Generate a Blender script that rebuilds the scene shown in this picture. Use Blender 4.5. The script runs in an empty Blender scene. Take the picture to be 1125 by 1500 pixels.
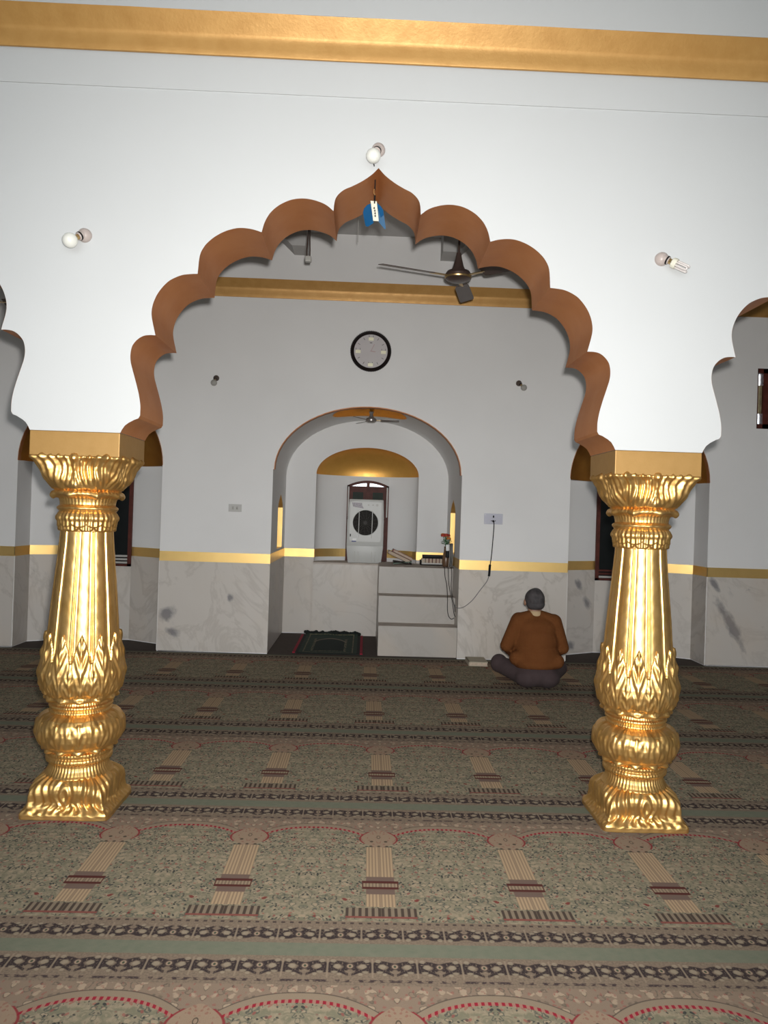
import bpy, bmesh, math, random
from mathutils import Vector, Matrix
from mathutils.geometry import tessellate_polygon
import numpy as np

PI = math.pi
random.seed(4)
SC = bpy.context.scene
COL = SC.collection

# ------------------------------------------------------------------ camera
cam_d = bpy.data.cameras.new('camera')
cam = bpy.data.objects.new('camera', cam_d)
COL.objects.link(cam)
SC.camera = cam
_r = Vector((0.99915223, -0.02603052, 0.03189394))
_f = Vector((0.02586401, 0.99964966, 0.0056222))
_u = Vector((-0.03202911, -0.00479252, 0.99947545))
cam.matrix_world = Matrix(((_r.x, _u.x, -_f.x, -0.0087), (_r.y, _u.y, -_f.y, -3.9387),
                           (_r.z, _u.z, -_f.z, 1.65), (0, 0, 0, 1)))
cam_d.sensor_fit = 'VERTICAL'
cam_d.sensor_height = 36.0
cam_d.lens = 1095.35 / 1500 * 36.0
cam_d.shift_x = (562.5 - 564.52) / 1500
cam_d.shift_y = (746.74 - 750.0) / 1500
cam_d.clip_start = 0.05
cam_d.clip_end = 200

# ------------------------------------------------------------------ sky
world = bpy.data.worlds.new('overcast_sky')
SC.world = world
world.use_nodes = True
bg = world.node_tree.nodes['Background']
bg.inputs[0].default_value = (0.86, 0.94, 1.0, 1)
bg.inputs[1].default_value = 2.05

# ------------------------------------------------------------------ camera flash (the photograph was taken with one)
fl = bpy.data.lights.new('camera_flash', 'SPOT')
fl.energy = 660
fl.spot_size = math.radians(108)
fl.spot_blend = 1.0
fl.shadow_soft_size = 0.03
fl.color = (1.0, 0.97, 0.93)
flo = bpy.data.objects.new('camera_flash', fl)
COL.objects.link(flo)
flo.location = (0.03, -3.93, 1.74)
flo.rotation_euler = (PI / 2 + 0.03, 0, -0.02)

# ------------------------------------------------------------------ exposure
SC.view_settings.view_transform = 'Standard'
SC.view_settings.look = 'None'
SC.view_settings.gamma = 1.0
SC.view_settings.use_curve_mapping = False
SC.view_settings.exposure = 0.71
SC.cycles.use_denoising = True
SC.cycles.max_bounces = 10
SC.cycles.diffuse_bounces = 6
SC.cycles.glossy_bounces = 5
SC.cycles.caustics_reflective = False
SC.cycles.caustics_refractive = False
SC.cycles.sample_clamp_indirect = 6.0


# ================================================================== node helpers
class S:
    """a node socket with arithmetic"""
    def __init__(s, nt, o): s.nt, s.o = nt, o
    def _m(s, op, *a, clamp=False):
        n = s.nt.nodes.new('ShaderNodeMath'); n.operation = op; n.use_clamp = clamp
        for i, x in enumerate((s,) + a):
            if isinstance(x, S): s.nt.links.new(x.o, n.inputs[i])
            else: n.inputs[i].default_value = float(x)
        return S(s.nt, n.outputs[0])
    def __add__(s, b): return s._m('ADD', b)
    __radd__ = __add__
    def __sub__(s, b): return s._m('SUBTRACT', b)
    def __rsub__(s, b): return (s * -1.0) + b
    def __mul__(s, b): return s._m('MULTIPLY', b)
    __rmul__ = __mul__
    def __truediv__(s, b): return s._m('DIVIDE', b)
    def abs(s): return s._m('ABSOLUTE')
    def sin(s): return s._m('SINE')
    def pow(s, b): return s._m('POWER', b)
    def sqrt(s): return s._m('SQRT')
    def max(s, b): return s._m('MAXIMUM', b)
    def min(s, b): return s._m('MINIMUM', b)
    def fold(s, p): return s._m('PINGPONG', p)
    def gt(s, e, w=0.004): return s._m('MULTIPLY_ADD', 1.0 / w, 0.5 - e / w, clamp=True) if not isinstance(e, S) else (s - e)._m('MULTIPLY_ADD', 1.0 / w, 0.5, clamp=True)
    def lt(s, e, w=0.004): return s._m('MULTIPLY_ADD', -1.0 / w, 0.5 + e / w, clamp=True) if not isinstance(e, S) else (s - e)._m('MULTIPLY_ADD', -1.0 / w, 0.5, clamp=True)
    def within(s, a, b, w=0.004): return s.gt(a, w) * s.lt(b, w)

def mixc(nt, fac, a, b):
    n = nt.nodes.new('ShaderNodeMix'); n.data_type = 'RGBA'
    for idx, x in ((0, fac), (6, a), (7, b)):
        if isinstance(x, S): nt.links.new(x.o, n.inputs[idx])
        elif idx == 0: n.inputs[0].default_value = float(x)
        else: n.inputs[idx].default_value = (x[0], x[1], x[2], 1)
    return S(nt, n.outputs[2])

def xyz(nt, kind='Object', gen=None):
    t = nt.nodes.new('ShaderNodeTexCoord'); s = nt.nodes.new('ShaderNodeSeparateXYZ')
    nt.links.new(t.outputs[kind], s.inputs[0])
    return [S(nt, s.outputs[i]) for i in range(3)], S(nt, t.outputs[kind])

def comb(nt, x, y, z):
    n = nt.nodes.new('ShaderNodeCombineXYZ')
    for i, v in enumerate((x, y, z)):
        if isinstance(v, S): nt.links.new(v.o, n.inputs[i])
        else: n.inputs[i].default_value = float(v)
    return S(nt, n.outputs[0])

def noise(nt, vec, scale, detail=2.0, rough=0.5, dist=0.0):
    n = nt.nodes.new('ShaderNodeTexNoise')
    if vec is not None: nt.links.new(vec.o, n.inputs['Vector'])
    n.inputs['Scale'].default_value = scale; n.inputs['Detail'].default_value = detail
    n.inputs['Roughness'].default_value = rough; n.inputs['Distortion'].default_value = dist
    return S(nt, n.outputs[0])

def voro(nt, vec, scale, feature='F1', rnd=1.0):
    n = nt.nodes.new('ShaderNodeTexVoronoi'); n.feature = feature
    nt.links.new(vec.o, n.inputs['Vector'])
    n.inputs['Scale'].default_value = scale; n.inputs['Randomness'].default_value = rnd
    c = nt.nodes.new('ShaderNodeSeparateColor'); nt.links.new(n.outputs['Color'], c.inputs[0])
    return S(nt, n.outputs['Distance']), S(nt, c.outputs[0]), S(nt, c.outputs[1])

def new_mat(name):
    m = bpy.data.materials.new(name); m.use_nodes = True
    return m, m.node_tree, m.node_tree.nodes['Principled BSDF']

def bump(nt, b, h, strength=0.3, dist=0.01):
    n = nt.nodes.new('ShaderNodeBump'); n.inputs['Strength'].default_value = strength
    n.inputs['Distance'].default_value = dist
    nt.links.new(h.o, n.inputs['Height']); nt.links.new(n.outputs[0], b.inputs['Normal'])

def mat(name, c, rough=0.5, metal=0.0, var=0.08, scale=8.0, bmp=0.0, bscale=60.0, spec=0.5, trans=0.0, c2=None):
    m, nt, b = new_mat(name)
    _, P = xyz(nt)
    n = noise(nt, P, scale, 3.0)
    c2 = c2 or tuple(x * (1 - var * 2) for x in c)
    col = mixc(nt, n.gt(0.5, 0.5), tuple(min(1, x * (1 + var * 0.3)) for x in c), c2)
    nt.links.new(col.o, b.inputs['Base Color'])
    b.inputs['Roughness'].default_value = rough
    b.inputs['Metallic'].default_value = metal
    b.inputs['Specular IOR Level'].default_value = spec
    if trans: b.inputs['Transmission Weight'].default_value = trans
    if bmp: bump(nt, b, noise(nt, P, bscale, 3.0), bmp, 0.004)
    return m

# ------------------------------------------------------------------ materials
M = {}
M['paint_white_dimmed'] = mat('white_emulsion_dimmed', (0.50, 0.512, 0.515), 0.55, var=0.015, scale=1.3, bmp=0.06, bscale=25, spec=0.3)  # same wall paint, colour darkened to offset light falloff towards the far wall
M['paint_grey'] = mat('pale_grey_emulsion', (0.83, 0.825, 0.82), 0.6, var=0.03, scale=1.1, bmp=0.06, bscale=25, spec=0.25)
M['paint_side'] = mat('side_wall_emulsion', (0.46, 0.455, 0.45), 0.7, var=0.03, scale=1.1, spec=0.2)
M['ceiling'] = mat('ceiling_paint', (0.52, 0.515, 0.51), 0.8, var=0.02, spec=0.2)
M['outside'] = mat('courtyard_paving', (0.68, 0.66, 0.62), 0.8, var=0.05, scale=2)

def gold_mat(name, base, dark, rough, metal, bscale, bstr, scale=14):
    m, nt, b = new_mat(name)
    _, P = xyz(nt)
    n = noise(nt, P, scale, 4.0, 0.6)
    col = mixc(nt, n.gt(0.55, 0.35), base, dark)
    nt.links.new(col.o, b.inputs['Base Color'])
    b.inputs['Metallic'].default_value = metal
    r = noise(nt, P, scale * 2.2, 3.0) * 0.16 + (rough - 0.08)
    nt.links.new(r.o, b.inputs['Roughness'])
    bump(nt, b, noise(nt, P, bscale, 4.0, 0.6), bstr, 0.004)
    return m
M['gold'] = gold_mat('gold_leaf_paint', (0.76, 0.475, 0.175), (0.66, 0.385, 0.115), 0.40, 0.92, 70, 0.16)
M['gold_flat'] = gold_mat('brushed_gold_paint', (0.36, 0.205, 0.062), (0.33, 0.185, 0.052), 0.52, 0.35, 90, 0.12)
M['gold_cornice'] = gold_mat('cornice_gold_paint', (0.50, 0.275, 0.080), (0.44, 0.23, 0.060), 0.46, 0.35, 60, 0.2, scale=10)
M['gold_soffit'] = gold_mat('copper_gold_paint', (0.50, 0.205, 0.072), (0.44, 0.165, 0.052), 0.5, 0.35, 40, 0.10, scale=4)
M['gold_band'] = gold_mat('gold_band_paint', (0.88, 0.60, 0.22), (0.84, 0.56, 0.20), 0.38, 0.75, 70, 0.10, scale=6)
M['gold_leaf'] = gold_mat('vault_gold', (0.75, 0.40, 0.08), (0.65, 0.33, 0.06), 0.30, 1.0, 14, 0.9, scale=8)
_gl = M['gold_leaf'].node_tree.nodes['Principled BSDF']
_gl.inputs['Specular Tint'].default_value = (0.85, 0.45, 0.12, 1)
M['gold_niche'] = gold_mat('niche_dome_gold', (0.46, 0.22, 0.045), (0.40, 0.18, 0.035), 0.42, 0.75, 60, 0.15, scale=8)
M['gold_dome'] = gold_mat('dome_gold_paint', (0.86, 0.47, 0.11), (0.80, 0.42, 0.09), 0.40, 0.62, 60, 0.15, scale=8)

def marble_mat(name, seed, strong, blots=(), tone=1.0):
    m, nt, b = new_mat(name)
    (x, y, z), P = xyz(nt)
    Q = comb(nt, x * 1.0 + seed, y * 1.0 + z * 0.4, z * 0.8 + x * 0.5)
    w = noise(nt, Q, 1.3, 5.0, 0.62, 1.1)
    vein = (w - 0.5).abs().lt(0.016, 0.05)
    patch = noise(nt, Q, 2.1, 4.0, 0.6, 0.6).gt(0.66, 0.16)
    speck = noise(nt, Q, 9.0, 5.0, 0.7, 0.3).gt(0.62, 0.16)
    base = mixc(nt, noise(nt, Q, 1.1, 3.0), tuple(tone * q for q in (0.545, 0.50, 0.455)), tuple(tone * q for q in (0.64, 0.60, 0.555)))
    c1 = mixc(nt, vein * 0.35 * strong, base, (0.34, 0.30, 0.26))
    c2 = mixc(nt, patch * speck * 0.85 * strong, c1, (0.20, 0.205, 0.215))
    if blots:       # grey clouds that belong to this slab: (x, z, radius x, radius z, slant)
        _, PW = None, None
        g = nt.nodes.new('ShaderNodeNewGeometry'); sp = nt.nodes.new('ShaderNodeSeparateXYZ'); nt.links.new(g.outputs['Position'], sp.inputs[0])
        gx, gz = S(nt, sp.outputs[0]), S(nt, sp.outputs[2])
        for bx, bz, rx, rz, sl in blots:
            dx = (gx - bx - (gz - bz) * sl) / rx; dz = (gz - bz) / rz
            q = (dx.pow(2.0) + dz.pow(2.0)).sqrt() + (noise(nt, Q, 7.0, 5.0, 0.65) - 0.5) * 2.2
            c2 = mixc(nt, q.lt(0.75, 0.7) * 0.8, c2, (0.16, 0.155, 0.17))
    warm = noise(nt, Q, 1.7, 2.0).gt(0.6, 0.2)
    c3 = mixc(nt, warm * 0.22, c2, (0.62, 0.50, 0.38))
    nt.links.new(c3.o, b.inputs['Base Color'])
    b.inputs['Roughness'].default_value = 0.35
    b.inputs['Specular IOR Level'].default_value = 0.35
    return m
MARB = [marble_mat('white_marble_a', 0.0, 1.0), marble_mat('white_marble_b', 7.3, 1.2),
        marble_mat('white_marble_c', 15.1, 0.8), marble_mat('white_marble_d', 23.7, 1.3)]
MBLOT = {3: marble_mat('marble_right_pier', 3.1, 0.8, [(4.30, 0.50, 0.075, 0.30, -0.55), (4.10, 0.95, 0.05, 0.10, -0.5)]),
         0: marble_mat('marble_left_pier', 9.4, 1.0, [(-2.27, 0.42, 0.10, 0.10, 0.2), (-2.20, 0.22, 0.08, 0.06, -0.4), (-1.55, 0.62, 0.04, 0.05, 0.0)]),
         7: marble_mat('marble_right_cant', 5.9, 1.1, [(2.80, 0.62, 0.06, 0.10, -0.5), (2.66, 0.85, 0.05, 0.08, -0.3), (2.56, 0.10, 0.08, 0.06, 0.0)])}
M['step_marble'] = marble_mat('step_marble', 31.2, 0.9, (), 0.72)
M['dust'] = mat('dusty_marble_top', (0.56, 0.49, 0.43), 0.8, var=0.12, scale=9)
M['wood_dark'] = mat('dark_stained_wood', (0.105, 0.026, 0.018), 0.5, var=0.2, scale=12, spec=0.2)
M['wood_black'] = mat('blackened_wood', (0.016, 0.010, 0.010), 0.6, var=0.2, scale=12, spec=0.15)
M['glass_dark'] = mat('dark_tinted_glass', (0.008, 0.010, 0.010), 0.28, var=0.1, spec=0.3)
M['glass_green'] = mat('green_tinted_glass', (0.020, 0.030, 0.022), 0.5, var=0.1, spec=0.15)
M['glass_clear'] = mat('frosted_transom_glass', (0.9, 0.93, 0.95), 0.25, var=0.02, trans=0.9)
M['glass_amber'] = mat('amber_patterned_glass', (0.42, 0.34, 0.20), 0.3, var=0.35, scale=22, trans=0.25, c2=(0.20, 0.17, 0.10))
M['plastic_white'] = mat('white_cooler_plastic', (0.56, 0.565, 0.545), 0.4, var=0.03, scale=5)
M['plastic_offwhite'] = mat('offwhite_plastic', (0.45, 0.44, 0.41), 0.4, var=0.05)
M['plastic_black'] = mat('black_plastic', (0.010, 0.010, 0.011), 0.55, var=0.1, spec=0.15)
M['grille'] = mat('dark_grille', (0.11, 0.105, 0.10), 0.85, var=0.2, scale=30, spec=0.05)
M['opening'] = mat('dark_fan_opening', (0.035, 0.032, 0.030), 0.9, spec=0.03)
M['chrome'] = mat('bright_metal', (0.6, 0.6, 0.58), 0.3, 1.0, var=0.05)
M['brass'] = mat('brass_cap', (0.55, 0.38, 0.17), 0.35, 0.9, var=0.1)
M['bulb_glass'] = mat('pearl_bulb_glass', (0.68, 0.68, 0.63), 0.15, var=0.02)
M['bulb_grey'] = mat('dusty_bulb_glass', (0.38, 0.37, 0.34), 0.2, var=0.05)
M['holder'] = mat('bakelite_holder', (0.47, 0.40, 0.37), 0.4, var=0.1)
M['holder_dark'] = mat('brown_holder', (0.10, 0.07, 0.055), 0.4, var=0.1)
M['cfl'] = mat('lamp_tube_glass', (0.58, 0.54, 0.52), 0.2, var=0.1)
M['fan_brown'] = mat('brown_fan_enamel', (0.085, 0.055, 0.045), 0.35, 0.3, var=0.1)
M['fan_grey'] = mat('grey_fan_enamel', (0.30, 0.28, 0.27), 0.3, 0.4, var=0.1)
M['tag_blue'] = mat('glossy_blue_plastic', (0.004, 0.085, 0.22), 0.3, var=0.1)
M['tag_light'] = mat('pale_blue_plastic', (0.06, 0.15, 0.27), 0.3, var=0.1)
M['cream'] = mat('cream_card', (0.62, 0.60, 0.50), 0.7, var=0.04)
M['clock_face'] = mat('clock_dial', (0.60, 0.565, 0.57), 0.3, var=0.02)
M['clock_glint'] = mat('gold_marker_painted_glint', (1.0, 0.97, 0.74), 0.3, 0.15, var=0.02)  # flash glint on the gold blocks painted in as a pale base colour
M['ink'] = mat('dark_ink', (0.05, 0.045, 0.05), 0.6, var=0.05)
M['ink_pink'] = mat('faint_red_ink', (0.50, 0.30, 0.30), 0.6, var=0.05)
M['plate'] = mat('lavender_socket_plate', (0.50, 0.50, 0.58), 0.35, var=0.02)
M['plate_grey'] = mat('grey_switch_plate', (0.50, 0.49, 0.47), 0.4, var=0.02)
M['cable_grey'] = mat('grey_cable', (0.22, 0.21, 0.21), 0.5, var=0.05)
M['paper'] = mat('page_edges', (0.55, 0.44, 0.34), 0.8, var=0.1, scale=60)
M['book_tan'] = mat('tan_book_cover', (0.38, 0.27, 0.20), 0.6, var=0.1)
M['book_red'] = mat('red_book_cover', (0.30, 0.09, 0.06), 0.5, var=0.1)
M['book_cream'] = mat('cream_book_cover', (0.42, 0.37, 0.28), 0.7, var=0.06)
M['green_wood'] = mat('green_stand_paint', (0.06, 0.12, 0.07), 0.5, var=0.1)
M['red'] = mat('red_petals', (0.55, 0.06, 0.04), 0.6, var=0.1)
M['orange'] = mat('orange_petals', (0.60, 0.22, 0.05), 0.6, var=0.1)
M['leaf_green'] = mat('green_leaves', (0.04, 0.19, 0.06), 0.6, var=0.2)
M['jar_brown'] = mat('brown_glazed_jar', (0.16, 0.09, 0.05), 0.3, var=0.2)
M['white_thing'] = mat('white_plastic', (0.75, 0.75, 0.74), 0.4, var=0.02)
M['skin'] = mat('skin', (0.30, 0.16, 0.10), 0.5, var=0.05)
M['hair'] = mat('grey_black_hair', (0.075, 0.066, 0.068), 0.75, var=0.3, scale=18, bmp=0.8, bscale=160, c2=(0.022, 0.020, 0.022))
M['trousers'] = mat('dark_plum_trousers', (0.055, 0.035, 0.036), 0.9, var=0.12, scale=10, bmp=0.3, bscale=90)
M['shirt'] = mat('tan_shirt_collar', (0.48, 0.35, 0.20), 0.8, var=0.05)
M['tassel'] = mat('red_rug_edge', (0.33, 0.012, 0.035), 0.9, var=0.1)
M['rug_dark'] = mat('black_rug_pile', (0.010, 0.014, 0.012), 0.95, var=0.2, scale=60)
M['floor'] = mat('dark_brown_underlay', (0.075, 0.055, 0.045), 0.95, var=0.12, scale=20)

def sweater_mat():
    m, nt, b = new_mat('brown_knit')
    (x, y, z), P = xyz(nt)
    n = noise(nt, P, 6, 3)
    knit = (z * 520.0).sin() * 0.5 + (x * 380.0).sin() * 0.5
    c = mixc(nt, n.gt(0.5, 0.5), (0.150, 0.055, 0.018), (0.125, 0.044, 0.014))
    nt.links.new(c.o, b.inputs['Base Color']); b.inputs['Roughness'].default_value = 0.95
    b.inputs['Specular IOR Level'].default_value = 0.1
    bump(nt, b, knit + noise(nt, P, 70, 3) * 2.0, 0.35, 0.003)
    return m
M['sweater'] = sweater_mat()

def carpet_mat():
    m, nt, b = new_mat('prayer_carpet_weave')
    (x, y, z), P = xyz(nt)
    PER, L = 0.66, 1.375
    a = x.fold(PER / 2)                       # distance from the centre line of a prayer strip
    v = y
    W = noise(nt, comb(nt, a, v, 0.0), 38, 2.0) - 0.5
    aw, vw = a + W * 0.006, v + W * 0.006
    # ---- flowered field, mirrored about each strip
    F2 = comb(nt, a, v, 0.0)
    Fw = comb(nt, a + W * 0.03, v + W * 0.03, 0.0)
    d1, r1, g1 = voro(nt, comb(nt, (a + W * 0.03) * 1.25, v + W * 0.03, 0.0), 52)
    d2, r2, g2 = voro(nt, Fw, 34)
    d3, r3, g3 = voro(nt, Fw, 17)
    n1 = noise(nt, F2, 30, 3, 0.65, 0.6)
    fld = mixc(nt, n1.gt(0.5, 0.2), (0.165, 0.172, 0.132), (0.265, 0.245, 0.190))
    fld = mixc(nt, d2.lt(0.36, 0.12) * g2.gt(0.55, 0.1) * 0.75, fld, (0.320, 0.280, 0.215))
    fld = mixc(nt, d1.lt(0.34, 0.12) * r1.gt(0.56, 0.08) * 0.92, fld, (0.030, 0.038, 0.044))
    fld = mixc(nt, d2.within(0.40, 0.52, 0.08) * r2.gt(0.40, 0.08) * 0.72, fld, (0.052, 0.070, 0.070))
    fld = mixc(nt, d1.lt(0.36, 0.14) * g1.gt(0.80, 0.06) * 0.8, fld, (0.255, 0.105, 0.095))
    fld = mixc(nt, d3.lt(0.16, 0.05) * r3.gt(0.6, 0.05) * 0.85, fld, (0.150, 0.020, 0.025))
    # ---- beige ground of the borders
    bei = mixc(nt, noise(nt, F2, 120, 2).gt(0.5, 0.3), (0.205, 0.172, 0.140), (0.145, 0.125, 0.105))
    dash = (x * (2 * PI / 0.035)).sin()
    def border(v0, v1, flip):
        H = v1 - v0
        q = x.fold(PER / 8)                    # 0 .. 0.0825, motif centre at 0
        t = (v - v0) / H
        if flip: t = 1.0 - t
        tt = t * H
        def circ(cx, ct): return ((q - cx).pow(2.0) + (tt - ct * H).pow(2.0)).sqrt()
        def circe(cx, ct, e): return (((q - cx) * e).pow(2.0) + (tt - ct * H).pow(2.0)).sqrt()
        rag = noise(nt, comb(nt, q, tt, v0), 130, 2.0)
        dark = circe(0.047, 0.46, 0.80).within(0.017, 0.036, 0.006)
        dark = dark.max((tt - (H * 0.92 - q * 0.62) ).abs().lt(0.007, 0.005) * q.lt(0.066, 0.006) * q.gt(0.006, 0.004))
        dark = dark.max(circe(0.020, 0.30, 0.7).lt(0.012, 0.006)).max(circe(0.072, 0.50, 1.6).lt(0.030, 0.006))
        dark = dark * rag.gt(0.36, 0.16) * tt.within(H * 0.06, H * 0.97, 0.006)
        lig = circe(0.047, 0.44, 0.85).lt(0.012, 0.005).max(circ(0.062, 0.14).lt(0.010, 0.004)).max(circ(0.038, 0.86).lt(0.008, 0.004)).max(circe(0.056, 0.74, 0.6).lt(0.007, 0.004))
        flo = circe(0.0, 0.42, 1.15).lt(0.019, 0.005)
        gap = q.gt(0.079, 0.003)
        c = mixc(nt, dark * 0.94, bei, (0.024, 0.020, 0.027))
        c = mixc(nt, lig * 0.75, c, (0.270, 0.250, 0.200))
        c = mixc(nt, flo, c, mixc(nt, circe(0.0, 0.42, 1.15).gt(0.013, 0.004), (0.275, 0.225, 0.180), (0.060, 0.050, 0.050)))
        c = mixc(nt, circe(0.0, 0.42, 1.5).lt(0.007, 0.004), c, (0.05, 0.07, 0.05))
        c = mixc(nt, gap * 0.8, c, (0.235, 0.205, 0.165))
        return c
    bA = border(0.058, 0.156, False)
    bB = border(1.214, 1.322, True)
    grn = mixc(nt, noise(nt, F2, 25, 3).gt(0.5, 0.4), (0.130, 0.158, 0.128), (0.155, 0.178, 0.145))
    # ---- mihrab arch line
    arch = 1.088 - ((PER / 2 - a) / 0.255).abs().pow(2.4) * 0.088
    bow = v - arch
    col = fld
    spn = mixc(nt, d2.lt(0.45, 0.15) * g2.gt(0.35, 0.1), (0.205, 0.170, 0.140), (0.315, 0.270, 0.215))
    spn = mixc(nt, d1.lt(0.4, 0.12) * r1.gt(0.72, 0.08) * 0.7, spn, (0.23, 0.10, 0.09))
    spn = mixc(nt, d2.within(0.45, 0.56, 0.08) * r2.gt(0.5, 0.08) * 0.6, spn, (0.07, 0.07, 0.06))
    col = mixc(nt, bow.gt(0.0, 0.004), col, (0.225, 0.195, 0.155))
    col = mixc(nt, bow.gt(0.036, 0.004), col, spn)
    col = mixc(nt, bow.within(0.033, 0.039, 0.003) * 0.8, col, (0.07, 0.06, 0.055))
    dots = (x * (2 * PI / 0.0235)).sin().gt(0.0, 0.6)
    redc = mixc(nt, dots, (0.300, 0.165, 0.145), (0.240, 0.018, 0.038))
    col = mixc(nt, bow.within(-0.017, 0.001, 0.003), col, redc)
    # ---- capital of the strip
    capw = 0.090 - (v - 0.955).abs().pow(2.0) * 7.5
    capm = a.lt(capw, 0.004) * v.within(0.862, 1.060, 0.004)
    tip = (a + (v - 1.055) * 0.9).lt(0.0, 0.004) * v.within(1.0, 1.06, 0.003)
    capm = capm.max(tip)
    capc = mixc(nt, d1.lt(0.3, 0.1) * r1.gt(0.5, 0.1) * 0.6, (0.255, 0.205, 0.160), (0.21, 0.09, 0.08))
    col = mixc(nt, a.lt(capw + 0.010, 0.004) * v.within(0.90, 1.035, 0.004) * 0.9, col, (0.200, 0.022, 0.035))
    col = mixc(nt, capm, col, capc)
    dk = (((a - 0.036).pow(2.0) + (v - 0.925).pow(2.0)).sqrt()).lt(0.009, 0.004)
    dk = dk.max((((a * 1.8).pow(2.0) + (v - 0.975).pow(2.0)).sqrt()).within(0.012, 0.018, 0.004))
    dk = dk.max((((a - 0.040).pow(2.0) + (v - 0.872).pow(2.0)).sqrt()).lt(0.008, 0.004))
    dk = dk.max(((a.pow(2.0) + (v - 0.872).pow(2.0)).sqrt()).lt(0.008, 0.004))
    col = mixc(nt, dk * 0.9, col, (0.05, 0.045, 0.04))
    # ---- the ribbed strip
    rib = (a * (2 * PI / 0.0152)).sin().gt(0.0, 1.0)
    ribc = mixc(nt, rib, (0.375, 0.300, 0.205), (0.245, 0.195, 0.145))
    col = mixc(nt, a.lt(0.064, 0.003) * v.within(0.308, 0.862, 0.003), col, ribc)
    inb = a.lt(0.064, 0.003) * v.within(0.411, 0.565, 0.003)
    col = mixc(nt, inb, col, mixc(nt, (v * (2 * PI / 0.012)).sin().gt(0, 1.2), (0.165, 0.125, 0.110), (0.115, 0.09, 0.085)))
    bar = a.lt(0.082, 0.003) * v.within(0.455, 0.527, 0.003)
    col = mixc(nt, bar, col, (0.075, 0.024, 0.024))
    col = mixc(nt, a.lt(0.077, 0.003) * v.within(0.474, 0.506, 0.003), col, mixc(nt, rib, (0.27, 0.225, 0.17), (0.17, 0.14, 0.11)))
    # ---- fringe under the strip
    fr = a.lt(0.150, 0.003) * v.within(0.226, 0.300, 0.003)
    fd = (a * (2 * PI / 0.0275)).sin()
    col = mixc(nt, fr, col, mixc(nt, fd.gt(0.1, 0.7), (0.20, 0.175, 0.14), (0.06, 0.05, 0.045)))
    col = mixc(nt, a.lt(0.150, 0.003) * v.within(0.222, 0.236, 0.003), col, (0.19, 0.07, 0.065))
    # ---- borders
    line1 = mixc(nt, dash.gt(0.2, 0.5), bei, (0.06, 0.05, 0.05))
    col = mixc(nt, v.lt(0.196, 0.003), col, bei)
    col = mixc(nt, v.within(0.176, 0.188, 0.003), col, line1)
    col = mixc(nt, v.lt(0.158, 0.003), col, bA)
    col = mixc(nt, v.lt(0.058, 0.003), col, bei)
    col = mixc(nt, v.lt(0.042, 0.003), col, grn)
    col = mixc(nt, v.gt(1.166, 0.003), col, bei)
    col = mixc(nt, v.within(1.184, 1.198, 0.003) * W.gt(0.0, 0.1), col, (0.05, 0.04, 0.045))
    col = mixc(nt, v.gt(1.210, 0.003), col, bB)
    col = mixc(nt, v.gt(1.322, 0.003), col, bei)
    col = mixc(nt, v.gt(1.335, 0.003), col, grn)
    # ---- worn pile: faint large scale fade and fine fleck
    _, PW = xyz(nt, 'Object')
    fleck = noise(nt, PW, 420, 1).gt(0.5, 0.9)
    col = mixc(nt, fleck * 0.22, col, (0.07, 0.06, 0.05))
    warm = nt.nodes.new('ShaderNodeMix'); warm.data_type = 'RGBA'; warm.blend_type = 'MULTIPLY'
    warm.inputs[0].default_value = 1.0; warm.inputs[7].default_value = (1.28, 1.15, 1.03, 1)
    nt.links.new(col.o, warm.inputs[6])
    g = nt.nodes.new('ShaderNodeBrightContrast'); g.inputs['Bright'].default_value = 0.0; g.inputs['Contrast'].default_value = 0.0
    nt.links.new(warm.outputs[2], g.inputs[0])
    nt.links.new(g.outputs[0], b.inputs['Base Color'])
    b.inputs['Roughness'].default_value = 1.0
    b.inputs['Specular IOR Level'].default_value = 0.05
    bump(nt, b, noise(nt, PW, 350, 2), 0.5, 0.003)
    return m
M['carpet'] = carpet_mat()

def rug_mat():
    m, nt, b = new_mat('green_prayer_rug')
    (x, y, z), P = xyz(nt)          # x -0.34..0.34, y 0..1.3
    a = x.abs()
    n = noise(nt, P, 60, 2)
    c = mixc(nt, n.gt(0.5, 0.3), (0.018, 0.034, 0.026), (0.030, 0.050, 0.036))
    e = (0.34 - a).min(y).min(1.30 - y)
    tan = (0.16, 0.14, 0.085)
    c = mixc(nt, e.within(0.045, 0.060, 0.004) * n.gt(0.42, 0.1), c, tan)
    c = mixc(nt, e.within(0.130, 0.160, 0.004) * n.gt(0.48, 0.1) * y.lt(0.98, 0.01), c, tan)
    inner = (a.lt(0.18, 0.004)) * (y + (a / 0.18).pow(2.0) * 0.22).lt(0.98, 0.01) * y.gt(0.16, 0.004)
    c = mixc(nt, inner, c, (0.006, 0.016, 0.014))
    top = (y + (a / 0.18).pow(2.0) * 0.22).within(0.98, 1.04, 0.01) * a.lt(0.2, 0.004)
    c = mixc(nt, top * 0.9, c, (0.19, 0.15, 0.11))
    nt.links.new(c.o, b.inputs['Base Color']); b.inputs['Roughness'].default_value = 1.0
    return m
M['rug'] = rug_mat()


# ================================================================== mesh helpers
def wloc(o):
    v = Vector((0, 0, 0))
    while o is not None:
        v += o.location; o = o.parent
    return v

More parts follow.
